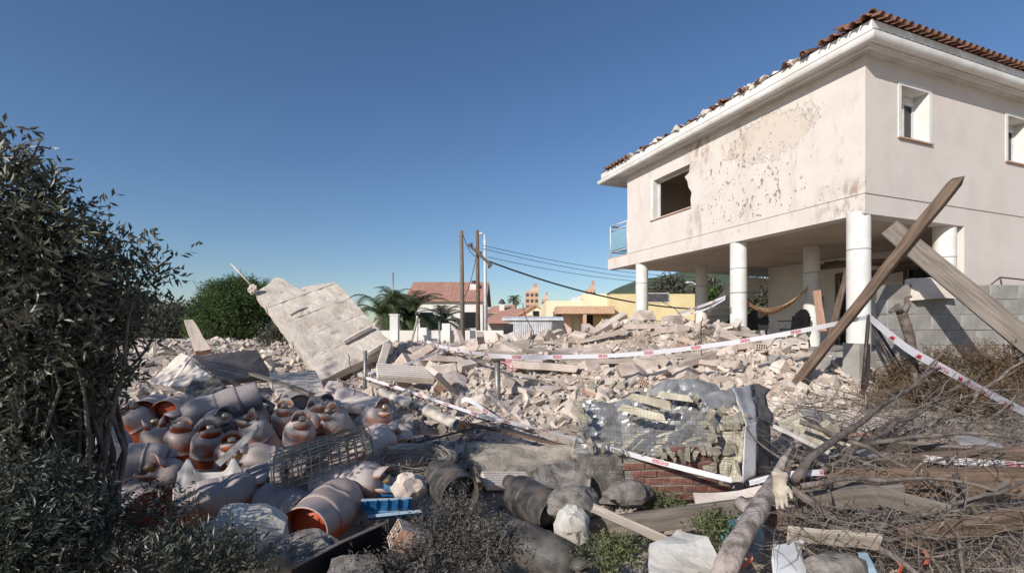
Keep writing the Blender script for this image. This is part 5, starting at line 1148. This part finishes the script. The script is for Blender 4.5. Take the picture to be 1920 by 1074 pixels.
board('grey_plank', P(1760, 980, 3.0), P(1890, 912, 3.1), .03, .14, MATS['wood_grey'], 'short grey plank slanting up through the twigs', 'plank', .5)
board('timber_beam', P(1640, 870, 3.8), P(1940, 850, 3.6), .05, .12, MATS['wood_dark'], 'upper dark timber in the branch pile under the loose tape', 'timber', .3)
board('grey_plank', P(1560, 905, 3.3), P(1790, 965, 2.85), .03, .12, MATS['wood_grey'], 'grey plank sloping down from the broad dark timber through the twigs', 'plank', .4)
board('timber_beam', P(1690, 1010, 2.75), P(1960, 960, 2.7), .05, .11, MATS['wood_dark'], 'dark timber lying low across the front of the branch pile', 'timber', .3)
board('grey_plank', P(1480, 1000, 2.75), P(1650, 1015, 2.65), .03, .10, MATS['wood_pale'], 'short pale plank behind the mossy brown stone', 'plank', .5)
board('grey_plank', P(1600, 830, 4.2), P(1800, 845, 3.9), .03, .14, MATS['wood_grey'], 'grey plank under the pale grey sheets', 'plank', .8)
board('wooden_lath', P(760, 672, 9.2), P(870, 645, 11), .05, .03, MATS['wood_pale'], 'pale lath in the rubble under the palms', 'lath')
board('wooden_lath', P(995, 690, 8.2), P(1120, 720, 7.4), .06, .04, MATS['wood_pale'], 'pale lath half buried beside the thick steel post', 'lath')
board('wooden_lath', P(840, 668, 8.8), P(1010, 690, 8.2), .06, .04, MATS['wood_grey'], 'grey lath with a shadow gap behind the thick steel post', 'lath')
board('concrete_joist', P(860, 690, 8.3), P(1000, 714, 7.7), .16, .14, MATS['slab'], 'pale concrete joist lying beside the thick steel post', 'joist', .2, .012)
board('concrete_joist', P(960, 655, 11.0), P(1052, 620, 12.2), .12, .1, MATS['slab'], 'pale joist rising towards the ribbed trailer', 'joist', .2, .01)
board('broken_sheet', P(1475, 790, 4.3), P(1585, 838, 4.0), .22, .03, MATS['foam'], 'pale foam-backed sheet sticking out beside the folded sheet metal', 'sheet', .5, .02)
board('slim_rod', P(1432, 790, 4.1), P(1560, 850, 3.7), .03, .03, MATS['plastic_white'], 'white rod slanting through the torn foam', 'rod')
# ---------------------------------------------------------------- wire rolls
def wire_roll(px, py, Y, axis, R0, L, label, nl=26, nr=15, flat=1.0, seed=0, wr=.0028, turns=2):
    c = P(px, py, Y); a, b, d = frame(Vector(axis)); R = random.Random(seed); q = MB(); t = empty('wire_roll', c, 0, label, 'wire roll')
    def pt(s, th, k=0):
        r = R0 * (1 - .16 * k) * (1 + .05 * math.sin(3 * th + k) + .03 * math.sin(5 * s / L + th * 2)); sag = -.06 * math.sin(math.pi * (s / L + .5)) * 0
        return a * math.cos(th) * r + b * math.sin(th) * r * flat + d * s + Vector((0, 0, sag)) + Vector([.006 * noise.noise(Vector((s * 9, th * 3, i + k))) for i in range(3)]) * 2
    for k in range(turns):
        for i in range(nr + 1):
            s = -L / 2 + L * i / nr + R.uniform(-.006, .006); q.tube([pt(s + .012 * math.sin(th * 3 + k), th, k) for th in [2 * math.pi * j / 22 for j in range(23)]], wr, 3, False)
        for j in range(nl):
            th = 2 * math.pi * j / nl + R.uniform(-.03, .03); q.tube([pt(-L / 2 + L * i / 8, th + .03 * math.sin(i), k) for i in range(9)], wr, 3, False)
    for _ in range(30):
        th = R.uniform(0, 6.28); s = R.uniform(-L / 2, L / 2); p0 = pt(s, th); q.tube([p0, p0 + Vector((R.uniform(-.08, .08), R.uniform(-.08, .08), R.uniform(-.02, .1)))], wr, 3, False)
    q.build('netting', MATS['wire'], t)
wire_roll(612, 866, 3.75, (.9, .2, .25), .25, .66, 'crushed open roll of rusty wire netting on top of the gas cylinders', 22, 10, .8, 1, .0042, 3)
def coil(px, py, Y, rx, ry, n, label, seed):
    c = P(px, py, Y); t = empty('wire_coil', c, 0, label, 'wire coil'); q = MB(); R = random.Random(seed)
    for k in range(n):
        f = R.uniform(.72, 1.08); dz = R.uniform(-.05, .06); t1, t2 = R.uniform(-.12, .12), R.uniform(-.15, .15)
        q.tube([(rx * f * math.cos(a) + R.uniform(-.006, .006), ry * f * math.sin(a), dz + t1 * math.cos(a) * rx + t2 * math.sin(a) * ry + R.uniform(-.006, .006) + .16 * math.sin(a) * ry) for a in [2 * math.pi * j / 26 for j in range(27)]], .0026, 3, False)
    for k in range(n * 4):
        a = R.uniform(0, 6.28); f = R.uniform(.75, 1.05); p = Vector((rx * f * math.cos(a), ry * f * math.sin(a), R.uniform(-.05, .05))); q.tube([p, p + Vector((R.uniform(-.06, .06), R.uniform(-.06, .06), R.uniform(-.05, .08)))], .0022, 3, False)
    q.build('strands', MATS['wire'], t)
coil(775, 868, 4.0, .33, .26, 34, 'flattened oval coil of grey wire beside the wire roll', 2)
# ---------------------------------------------------------------- plastics
def blue_crate():
    t = empty('blue_crate', P(725, 945, 3.35), .2, 'broken bright blue plastic crate pieces beside the big orange cylinder', 'crate'); m = MATS['blue_plastic']
    MB().box((0, 0, 0), (.34, .02, .10), (.5, .05, .05)).build('side', m, t); MB().box((.06, -.02, -.07), (.36, .02, .08), (1.0, -.05, -.05)).build('side', m, t); MB().box((-.02, .2, .06), (.3, .02, .13), (-.3, .1, .2)).build('side', m, t)
    for k in range(5): MB().box((-.14 + .07 * k, -.018, .005), (.012, .015, .1), (.5, .05, .05)).build('rib', m, t)
    MB().box((-.0, .1, -.05), (.3, .2, .015), (.1, .1, .1)).build('bottom', m, t)
blue_crate()
def tray(label):
    A, B, C, D = P(545, 1065, 2.45), P(722, 980, 2.85), P(735, 1050, 2.7), P(600, 1120, 2.3); t = empty('black_tray', A, 0, label, 'tray'); O = A
    dn = Vector((.02, .05, -.2)); q = MB(); q.v = [tuple(p - O) for p in (A, B, B + dn, A + dn)] + [tuple(p - O + Vector((.0, .015, 0))) for p in (A, B, B + dn, A + dn)]
    q.f = [(0, 1, 2, 3), (7, 6, 5, 4), (0, 4, 5, 1), (1, 5, 6, 2), (2, 6, 7, 3), (3, 7, 4, 0)]; q.build('side', MATS['black_plastic'], t)
    q = MB(); q.v = [tuple(p - O) for p in (A + dn, B + dn, C + dn * .3, D + dn * .3)] + [tuple(p - O + Vector((0, 0, -.015))) for p in (A + dn, B + dn, C + dn * .3, D + dn * .3)]; q.f = [(3, 2, 1, 0), (4, 5, 6, 7), (0, 1, 5, 4), (1, 2, 6, 5), (2, 3, 7, 6), (3, 0, 4, 7)]; q.build('bottom', MATS['black_plastic'], t)
    MB().tube([A - O, A.lerp(B, .5) - O + Vector((0, 0, .01)), B - O], .009, 6).build('rim', MATS['shade_rim_grey'], t)
tray('black plastic tray with a pale rim lying open in front of the big orange cylinder')
def saddle():
    # white plastic shell with two raised horns and a slanting handle
    t = empty('plastic_shell', P(395, 885, 3.75), .1, 'white plastic shell with raised horns and a slanting metal handle among the cylinders', 'plastic shell'); V = []; n, m_ = 22, 10
    for i in range(n + 1):
        u = -1 + 2 * i / n
        for j in range(m_ + 1):
            v = j / m_; top = .05 + .10 * (1 - math.exp(-((abs(u) - .72) / .2) ** 2) * -1 - 1) ; V.append((.24 * u, .10 * math.sin(v * 1.5) - .1, -.16 + v * (.16 + .11 * math.exp(-((abs(u) - .7) / .18) ** 2))))
    Fq = [(i * (m_ + 1) + j, (i + 1) * (m_ + 1) + j, (i + 1) * (m_ + 1) + j + 1, i * (m_ + 1) + j + 1) for i in range(n) for j in range(m_)]
    o = link('shell', np_mesh('shell', V, Fq, 4), t, MATS['plastic_white']); o.modifiers.new('s', 'SOLIDIFY').thickness = .012; o.data.polygons.foreach_set('use_smooth', [True] * len(o.data.polygons))
    MB().box((.2, .02, .2), (.40, .035, .05), (0, -.75, .1)).build('handle', MATS['sheet_metal'], t)
saddle()
board('grey_sheet', P(175, 905, 3.9), P(300, 862, 4.2), .3, .02, MATS['sheet_metal'], 'smooth grey sheet lying in shade between bush and ring base', 'sheet', .6)
def tub(px, py, Y, r, h, m, label, rot):
    t = empty('plastic_tub', P(px, py, Y), 0, label, 'tub'); t.rotation_euler = rot
    MB().lathe([(r * .82, 0), (r, h), (r * 1.05, h), (r * 1.05, h - .02), (r * .98, h - .02), (r * .79, .0), (0, .0)], 24).build('body', m, t, True)
    MB().lathe([(0, .004), (r * .8, .004)], 24).build('bottom', m, t, True)
tub(1366, 1000, 2.95, .105, .16, MATS['turquoise'], 'turquoise plastic tub tipped over behind the thick pale branch', (1.2, .3, .4))
def bent_sheet(name, pts, wd, m, label, th=.006, cat='sheet metal', am=.02, seed=0, side=None):
    Q = [P(*p) for p in pts]; O = Q[0]; V = []; n = 10; out = []
    for i in range(len(Q) - 1):
        for k in range(n): out.append(Q[i].lerp(Q[i + 1], k / n))
    out.append(Q[-1]); sd = side or Vector((1, 0, 0)); m_ = 8
    for i, p in enumerate(out):
        for j in range(m_ + 1): q = p + sd * wd * (j / m_ - .5); V.append(tuple(q + noise.noise_vector(q * 6 + Vector((seed, 0, 0))) * am - O))
    Fq = [(i * (m_ + 1) + j, i * (m_ + 1) + j + 1, (i + 1) * (m_ + 1) + j + 1, (i + 1) * (m_ + 1) + j) for i in range(len(out) - 1) for j in range(m_)]
    me = np_mesh(name, V, Fq, 4); me.polygons.foreach_set('use_smooth', [True] * len(me.polygons)); o = link(name, me, None, m, O); o.modifiers.new('s', 'SOLIDIFY').thickness = th
    return tag(o, label, cat)
bent_sheet('white_appliance_panel', [(1480, 1015, 2.7), (1478, 1040, 2.6), (1490, 1090, 2.5)], .22, MATS['white_metal'], 'bent white appliance panel below the glove', .01, 'panel', .03, 2, Vector((.95, .3, 0)))
bent_sheet('blue_cloth', [(1615, 1035, 2.55), (1625, 1060, 2.45), (1640, 1090, 2.4)], .07, MATS['blue_plastic'], 'scrap of blue fabric under the twigs', .004, 'cloth', .03, 3)
for (px, py, Y, lab) in ((1690, 1062, 2.6, 'bright orange scrap low under the twigs beside blue fabric'), (1735, 1045, 2.7, 'second orange scrap deeper in the branch pile'), (1395, 1048, 2.6, 'orange shard behind the thick pale branch')):
    bent_sheet('orange_scrap', [(px, py - 12, Y), (px + 6, py, Y - .03), (px - 4, py + 12, Y - .04)],   .03, MATS['orange_in'], lab, .004, 'plastic scrap', .03, px)
bent_sheet('red_cloth', [(950, 672, 8.4), (962, 684, 8.2), (975, 694, 8.0)], .3, MATS['red_cloth'], 'crumpled pinkish red cloth in the rubble beside the thick steel post', .02, 'cloth', .08, 5)
bent_sheet('grey_sheet', [(1780, 822, 4.2), (1840, 826, 4.0), (1900, 842, 3.8)], .3, MATS['sheet_metal'], 'pale grey sheet lying flat in the branch pile under the dead hedge', .006, 'sheet', .03, 6, Vector((.2, .9, .1)))
bent_sheet('grey_sheet', [(1540, 850, 4.0), (1600, 846, 3.95), (1650, 852, 3.9)], .22, MATS['sheet_metal'], 'small pale grey sheet beside the broad timbers', .006, 'sheet', .03, 7, Vector((.2, .9, .1)))
bent_sheet('grey_sheet', [(1500, 770, 4.9), (1560, 790, 4.7), (1590, 820, 4.5)], .35, MATS['sheet_metal'], 'curved grey sheet with dark hollow beside the torn foam', .008, 'sheet', .05, 8, Vector((.4, .9, .15)))
# ---------------------------------------------------------------- foil heap, brick fragment, wire fence
def foil_heap():
    t = empty('foil_insulation', P(1210, 860, 4.3), 0, 'torn heap of silver foil insulation with cream foam edges', 'insulation'); O = Vector(t.location)
    nx, ny = 60, 34; V = []; rows = []
    for j in range(ny + 1):
        for i in range(nx + 1):
            u, v = i / nx, j / ny; px = 1084 + 262 * u + 10 * math.sin(v * 5); py = 742 + 104 * v + 20 * math.sin(u * 5.5 + .6) * (1 - v * .4) - 14 * u + 26 * v * math.sin(u * 2.6)
            Yy = 4.75 - .75 * v + .14 * noise.noise(Vector((u * 3.2, v * 2.6, 1))) + .03 * noise.noise(Vector((u * 11, v * 8, 5)))
            p = P(px, py, Yy); w_ = abs(noise.noise(Vector((u * 4, v * 3.2, 9)))) * .10 + abs(noise.noise(Vector((u * 9 + v * 5, v * 8, 3)))) * .08 + abs(noise.noise(Vector((u * 20, v * 24 + u * 9, 7)))) * .03
            p += Vector((0, -.7, .6)) * w_; V.append(tuple(p - O))
    Fq = [(j * (nx + 1) + i, j * (nx + 1) + i + 1, (j + 1) * (nx + 1) + i + 1, (j + 1) * (nx + 1) + i) for j in range(ny) for i in range(nx)]
    me = np_mesh('foil', V, Fq, 4); o = link('foil', me, t, MATS['foil']); autosmooth(o, 22)
    Vb = [tuple(Vector(v) + Vector((0, .07, -.03))) for v in V]; me = np_mesh('backing', Vb, Fq, 4); link('backing', me, t, MATS['foam']).modifiers.new('s', 'SOLIDIFY').thickness = .03
    R = random.Random(4)
    for (a, b, c, d, n) in ((1085, 745, 1090, 830, 9), (1095, 722, 1200, 722, 9), (1200, 735, 1290, 758, 10), (1100, 838, 1215, 850, 9), (1215, 850, 1345, 850, 14), (1280, 742, 1350, 770, 12), (1330, 790, 1350, 860, 8), (1180, 780, 1240, 770, 5)):
        for k in range(n):
            f = k / n; px, py = a + (c - a) * f + R.uniform(-8, 8), b + (d - b) * f + R.uniform(-6, 6); s = R.uniform(.02, .07)
            q = P(px, py, 4.45 - .0055 * (py - 740) + R.uniform(-.05, .05)) - O; me = TEMPL['chunk'][R.randrange(14)].copy(); me.name = 'foam_lump'; me.materials.clear(); me.materials.append(MATS['foam'])
            link('foam_lump', me, t, None, q, (R.uniform(0, 3), R.uniform(0, 3), R.uniform(0, 3)), (s * R.uniform(1.2, 2.8), s * R.uniform(.8, 1.6), s * R.uniform(.6, 1.2)))
    for (a, b) in (((1175, 742, 4.25), (1262, 762, 4.1)), ((1160, 762, 4.2), (1250, 785, 4.05)), ((1230, 738, 4.35), (1300, 748, 4.25))):
        A, B = P(*a) - O, P(*b) - O; R2 = frame(B - A); MB().box(A.lerp(B, .5), ((B - A).length, .035, .06), Matrix((R2[2], R2[0], R2[1])).transposed(), .8, .012).build('foam_strip', MATS['foam'], t)
foil_heap()
def folded_metal():
    t = empty('folded_sheet_metal', P(1405, 900, 3.85), 0, 'folded upright sheet metal with torn cream foam beside the foil heap', 'sheet metal'); O = Vector(t.location)
    def sheet(name, quad, m, am, seed, nx=8, ny=16):
        Q = [P(*k) for k in quad]; V = []
        for j in range(ny + 1):
            for i in range(nx + 1):
                u, v = i / nx, j / ny; p = Q[0].lerp(Q[1], u).lerp(Q[3].lerp(Q[2], u), v); p += noise.noise_vector(p * 5 + Vector((seed, 0, 0))) * am + noise.noise_vector(p * 14 + Vector((seed, 0, 0))) * am * .4; V.append(tuple(p - O))
        Fq = [(j * (nx + 1) + i, j * (nx + 1) + i + 1, (j + 1) * (nx + 1) + i + 1, (j + 1) * (nx + 1) + i) for j in range(ny) for i in range(nx)]
        o = link(name, np_mesh(name, V, Fq, 4), t, m); o.modifiers.new('s', 'SOLIDIFY').thickness = .008; autosmooth(o, 50)
    sheet('white_fold', [(1372, 728, 3.95), (1408, 722, 4.1), (1418, 792, 3.95), (1396, 800, 3.85)], MATS['sheet_metal'], .02, 1)
    sheet('white_fold', [(1396, 798, 3.85), (1418, 790, 3.9), (1416, 890, 3.75), (1390, 905, 3.7)], MATS['sheet_metal'], .012, 2)
    sheet('dark_side', [(1418, 782, 3.92), (1442, 785, 4.1), (1444, 888, 3.95), (1416, 892, 3.75)], MATS['dark_sheet'], .006, 3)
    sheet('foam_face', [(1352, 800, 3.95), (1398, 790, 3.92), (1396, 905, 3.75), (1362, 898, 3.78)], MATS['foam'], .06, 4)
    sheet('torn_top', [(1310, 742, 4.2), (1375, 726, 4.2), (1380, 760, 4.0), (1325, 772, 4.0)], MATS['foil'], .07, 5)
    sheet('torn_top', [(1405, 722, 4.15), (1448, 742, 4.2), (1440, 790, 4.0), (1412, 775, 4.0)], MATS['dark_sheet'], .07, 6)
    R = random.Random(6)
    for k in range(24):
        px, py = R.uniform(1330, 1398), R.uniform(760, 900); s = R.uniform(.02, .09); me = TEMPL['chunk'][R.randrange(14)].copy(); me.name = 'foam_lump'; me.materials.clear(); me.materials.append(MATS['foam'])
        link('foam_lump', me, t, None, P(px, py, 3.86 - .001 * (py - 800) + R.uniform(0, .08)) - O, (R.uniform(0, 3), R.uniform(0, 3), R.uniform(0, 3)), (s * R.uniform(.8, 2.4), s * R.uniform(.6, 1.6), s * R.uniform(.6, 2.4)))
    for k in range(12):
        px, py = R.uniform(1470, 1590), R.uniform(800, 850); s = R.uniform(.04, .1); me = TEMPL['chunk'][R.randrange(14)].copy(); me.name = 'foam_lump'; me.materials.clear(); me.materials.append(MATS['foam'])
        link('foam_lump', me, t, None, P(px, py, 4.05 + R.uniform(-.1, .1)) - O, (R.uniform(0, 3), R.uniform(0, 3), R.uniform(0, 3)), (s * 2, s * 1.2, s))
folded_metal()
def brick_fragment():
    c = P(1268, 934, 3.95); t = empty('brick_fragment', (c.x, c.y, c.z), .06, 'fallen red brick wall fragment below the foil insulation', 'brick wall'); R = random.Random(8)
    bl, bh = .19, .052; B = MB().box((0, 0, 0), (bl, .1, bh), None, 1, .004).mesh('brick'); B.materials.append(MATS['red_brick'])
    for r in range(7):
        for k in range(5):
            x = -.38 + (bl + .012) * k + (.1 if r % 2 else 0); z = .03 + r * (bh + .011)
            if x > .34 or (r == 6 and k < 2) or (r == 5 and k == 0): continue
            link('brick', B, t, None, (x, R.uniform(-.006, .006), z), (R.uniform(-.02, .02), R.uniform(-.02, .02), R.uniform(-.02, .02)))
    MB().b2(-.45, .38, -.035, .05, 0, .36).build('mortar', MATS['mortar'], t)
    MB().box((-.62, .02, .17), (.36, .16, .36), None, .9, .03).build('cement_end', MATS['stone'], t)
brick_fragment()
def wire_fence():
    a, b = P(1085, 880, 3.95), P(1375, 900, 3.62); t = empty('wire_fence', (a.x, a.y, gz(a.x, a.y)), 0, 'fine wire mesh fence standing in front of the foil and bricks', 'fence'); O = Vector(t.location); R = random.Random(3)
    for k in range(13):
        z = .92 - .055 * k; pts = []
        for i in range(15): f = i / 14; p = a.lerp(b, f); p.z = a.z + (b.z - a.z) * f + z - .42 + .015 * math.sin(f * 6 + k); p.y += .02 * math.sin(f * 9 + k * .4); pts.append(p - O)
        MB().tube(pts, .0016, 3, False).build('wire', MATS['steel'], t)
    q = MB()
    for i in range(46):
        f = i / 45; p = a.lerp(b, f); p.z = a.z + (b.z - a.z) * f; q.tube([p - O + Vector((R.uniform(-.01, .01), 0, -.16)), p - O + Vector((R.uniform(-.01, .01), .01, .18)), p - O + Vector((0, 0, .5))], .0007, 3, False)
    q.build('mesh_wires', MATS['steel'], t)
wire_fence()
# ---------------------------------------------------------------- branches, glove, hedge
def branch_path(R, p, d, L, n, curl):
    pts = [p.copy()]; d = d.normalized()
    for i in range(n): d = (d + Vector((R.gauss(0, curl), R.gauss(0, curl), R.gauss(0, curl) * .7))).normalized(); p = p + d * L / n; pts.append(p.copy())
    return pts
tb = empty('fallen_branch', P(1345, 1090, 2.45), 0, 'thick pale grey branch lying diagonally up to the glove', 'branch'); O = Vector(tb.location)
MB().tube([P(1345, 1100, 2.4) - O, P(1375, 1030, 2.5) - O, P(1400, 990, 2.65) - O, P(1422, 955, 2.8) - O, P(1440, 920, 3.0) - O, P(1462, 885, 3.15) - O], [.062, .056, .054, .058, .046, .04], 14, True, .06).build('limb', MATS['bark_pale'], tb, True)
MB().tube([P(1425, 955, 2.8) - O, P(1400, 950, 2.85) - O, P(1385, 940, 2.9) - O], [.05, .045, .04], 10, True, .08).build('stub', MATS['bark_pale'], tb, True)
MB().tube([P(1455, 890, 3.1) - O, P(1470, 860, 3.2) - O, P(1490, 830, 3.3) - O], [.03, .02, .012], 8, True, .08).build('fork', MATS['bark_pale'], tb, True)
def glove():
    O = P(1462, 888, 2.92); t = empty('work_glove', O, -.5, 'pale work glove hanging fingers down on the thick branch', 'glove'); q = MB()
    q.lathe([(0, .012), (.038, .01), (.041, 0), (.038, -.05), (.04, -.09), (.043, -.13), (.03, -.155), (0, -.16)], 14, Matrix(((1, 0, 0), (0, .42, 0), (0, 0, 1))))
    for (x, l, tx, r, cy) in ((-.032, .055, -.006, .0105, .0), (-.011, .075, -.002, .0115, -.006), (.011, .07, .003, .0115, -.004), (.031, .06, .008, .0105, .004)):
        q.tube([(x, 0, -.135), (x + tx * .5, cy, -.135 - l * .5), (x + tx, cy * 2.2, -.135 - l)], [r * 1.05, r, r * .75], 9)
    q.tube([(.036, 0, -.07), (.056, -.008, -.10), (.062, -.014, -.135)], [.014, .013, .009], 9)
    o = q.build('hand', MATS['glove'], t, True); md = o.modifiers.new('r', 'REMESH'); md.mode = 'VOXEL'; md.voxel_size = .0035; md.use_smooth_shade = True; sm_ = o.modifiers.new('s', 'SMOOTH'); sm_.iterations = 4
    MB().lathe([(.040, .012), (.044, .006), (.044, -.012), (.040, -.018)], 16, Matrix(((1, 0, 0), (0, .45, 0), (0, 0, 1)))).build('cuff', MATS['glove'], t, True)
glove()
def brush_pile():
    c = P(1720, 960, 3.2); t = empty('branch_pile', (c.x, c.y, gz(c.x, c.y)), 0, 'tangled pile of bare grey branches and twigs over broken timbers', 'branch pile'); O = Vector(t.location); R = random.Random(12)
    big = [((1540, 880, 3.4), (1690, 790, 4.2), (1850, 690, 4.8), .022), ((1500, 790, 4.0), (1640, 840, 3.6), (1920, 990, 2.9), .02), ((1460, 905, 3.1), (1600, 985, 2.8), (1740, 1090, 2.5), .028), ((1480, 890, 3.1), (1650, 760, 4.2), (1760, 690, 4.8), .026), ((1500, 910, 3.0), (1700, 880, 3.2), (1960, 930, 2.9), .016), ((1600, 1010, 2.7), (1750, 960, 2.9), (1930, 900, 3.0), .018), ((1640, 810, 4.2), (1760, 730, 4.6), (1960, 730, 4.4), .02), ((1490, 960, 2.8), (1640, 1030, 2.6), (1800, 1010, 2.7), .014), ((1720, 720, 5.0), (1740, 690, 5.0), (1775, 650, 5.0), .018), ((1770, 870, 3.4), (1850, 960, 2.9), (1900, 1090, 2.5), .018), ((1560, 850, 3.7), (1800, 790, 3.9), (1950, 830, 3.5), .02), ((1530, 870, 3.5), (1460, 870, 3.4), (1400, 800, 3.8), .012), ((1790, 930, 2.9), (1790, 1000, 2.7), (1810, 1090, 2.5), .016), ((1555, 905, 3.2), (1560, 960, 2.9), (1500, 1000, 2.7), .010), ((1820, 760, 4.4), (1870, 700, 4.6), (1960, 650, 4.7), .014), ((1700, 940, 3.0), (1850, 985, 2.8), (1960, 1060, 2.6), .013)]
    for (a, b, c_, r) in big:
        A, B, C = P(*a), P(*b), P(*c_); pts = []
        for i in range(13): s = i / 12; p = A * (1 - s) ** 2 + B * 2 * s * (1 - s) + C * s * s; p += noise.noise_vector(p * 4) * .04; pts.append(p - O)
        MB().tube(pts, [r * (1.1 - .65 * i / 12) for i in range(13)], 7, True, .1).build('branch', MATS['bark'], t, True)
    for k in range(150):
        px = R.uniform(1480, 1940); py = R.uniform(740, 1080); lo = 3.0 if py > 950 else (3.6 if py > 850 else 4.4)
        Yy = lo + R.uniform(-.35, .3); p = P(px, py, Yy); d = Vector((R.choice((1, 1, 1, -1)) * R.uniform(.5, 1), R.uniform(-.5, .5), R.gauss(-.15, .35))); L = R.uniform(.3, .9); r = R.uniform(.003, .009)
        pts = branch_path(R, p, d, L, 7, .16); MB().tube([q - O for q in pts], [r * (1 - .75 * i / 7) for i in range(8)], 5).build('branch', MATS['bark'], t, True)
    q = MB()
    for k in range(3600):
        px = R.uniform(1450, 1960) if R.random() < .8 else R.uniform(1600, 1960); py = R.uniform(740, 1095); lo = 3.0 if py > 950 else (3.6 if py > 850 else 4.5)
        p = P(px, py, lo + R.uniform(-.4, .45)); d = Vector((R.gauss(0, 1), R.gauss(0, .6), R.gauss(-.1, .5))); L = R.uniform(.1, .4); pts = branch_path(R, p, d, L, 4, .22)
        q.tube([x - O for x in pts], [.0028 * (1 - .7 * i / 4) for i in range(5)], 3, False)
    tag(q.build('twigs', MATS['twig'], t), kind='stuff')
    V = []; Fc = []
    for k in range(1100):
        px = R.uniform(1500, 1960); py = R.uniform(730, 1090); lo = 3.0 if py > 950 else (3.6 if py > 850 else 4.5); p = P(px, py, lo + R.uniform(-.4, .4)) - O
        d = Vector((R.gauss(0, .5), R.gauss(0, .5), R.uniform(-1.2, .2))).normalized(); s = d.cross(Vector((R.gauss(0, 1), R.gauss(0, 1), R.gauss(0, 1)))).normalized(); L = R.uniform(.04, .13); i = len(V); w_ = .004
        V += [tuple(p - s * w_), tuple(p + s * w_), tuple(p + d * L + s * .001 + Vector((0, 0, -.02)))]; Fc.append((i, i + 1, i + 2))
    tag(link('dry_leaves', np_mesh('dry_leaves', V, Fc, 3), t, MATS['straw']), kind='stuff')
brush_pile()
# bent reinforcing bars and joists across the rubble
R = random.Random(31)
for k in range(12):
    y = R.uniform(6.8, 11); px = R.uniform(640, 1480); x = (px - 960) / F * y
    if inside_house(x, y): continue
    p = Vector((x, y, gz(x, y) + .05)); pts = branch_path(R, p, Vector((R.uniform(-1, 1), R.uniform(-.4, .4), R.uniform(.0, .5))), R.uniform(.5, 1.3), 8, .25)
    zn = zone(x, y); tag(MB().tube([q - p for q in pts], .007, 5).build('bent_rebar', MATS['steel'], None, True, p), 'thin bent rusty reinforcing bar sticking up ' + zn, 'rebar', 'bent bars ' + zn)
for k in range(22):
    y = R.uniform(7.2, 10.4); px = R.uniform(780, 1430); x = (px - 960) / F * y
    if inside_house(x, y): continue
    a = R.uniform(-.5, .5) + (math.pi if R.random() < .5 else 0); L = R.uniform(.6, 1.3); p = Vector((x, y, gz(x, y) + .1)); d = Vector((math.cos(a) * L, math.sin(a) * L, 0)); q = p + d; q.z = gz(q.x, q.y) + R.uniform(.05, .3)
    zn = zone(x, y); board('floor_joist', p, q, R.uniform(.09, .17), R.uniform(.06, .12), MATS['chunk' if k % 3 else 'wood_pale'], 'long straight pale joist fallen ' + zn, 'joist', R.uniform(-.5, .5), .008, 4, 1.0, 'fallen joists ' + zn)
# dead hedge in front of the block wall
bl = [pblob(1760, 690, 55, 5.5, .7, .8), pblob(1850, 690, 65, 5.4, .7, .8), pblob(1920, 700, 60, 5.3, .7, .9), pblob(1690, 700, 35, 5.7, .7, .9), pblob(1800, 740, 60, 5.2, .7, .7), pblob(1890, 745, 60, 5.1, .7, .7), pblob(1660, 722, 34, 5.7, .7, .8), pblob(1725, 738, 40, 5.4, .7, .7), pblob(1640, 752, 30, 5.4, .7, .6)]
p = P(1820, 760, 5.4); bush('dead_hedge', 'brown dried-out hedge in front of the block wall', 'hedge', (p.x, p.y, gz(p.x, p.y)), bl, 4400, .03, .011, 51, MATS['dead_leaf'], MATS['twig'], .008, 160, 6, .3, .1)
# knotted vine stump
vs_ = empty('vine_stump', P(1712, 730, 5.6), 0, 'knotted bare vine trunk in front of the block wall beside the fence post', 'vine'); O = Vector(vs_.location)
MB().tube([P(x, y, Yy) - O for (x, y, Yy) in ((1716, 745, 5.6), (1714, 690, 5.6), (1708, 640, 5.6), (1700, 612, 5.6), (1692, 590, 5.6), (1684, 582, 5.6))], [.04, .04, .042, .05, .05, .03], 9, True, .15).build('trunk', MATS['bark'], vs_, True)
for a in ([(1690, 588, 5.6), (1680, 578, 5.55), (1670, 584, 5.5)], [(1694, 585, 5.6), (1702, 572, 5.6), (1700, 558, 5.6), (1708, 556, 5.6)], [(1688, 585, 5.6), (1682, 572, 5.65)]):
    MB().tube([P(*k) - O for k in a], [.04 - .008 * i for i in range(len(a))], 7, True, .2).build('spur', MATS['bark'], vs_, True)
# dry bush in the rubble under the porch
p = P(1335, 640, 9.8); bush('dry_bush', 'leafless grey bush growing out of the rubble below the middle column', 'bush', (p.x, p.y, gz(p.x, p.y)), [pblob(1332, 628, 26, 9.7, .8, .8), pblob(1305, 645, 20, 9.6, .8, .8)], 420, .03, .008, 52, MATS['ash_leaf'], MATS['twig'], .006, 60, 6)

for o_ in scene.objects:
    if o_.parent is None and 'label' in o_ and 'kind' not in o_: o_['kind'] = 'thing'
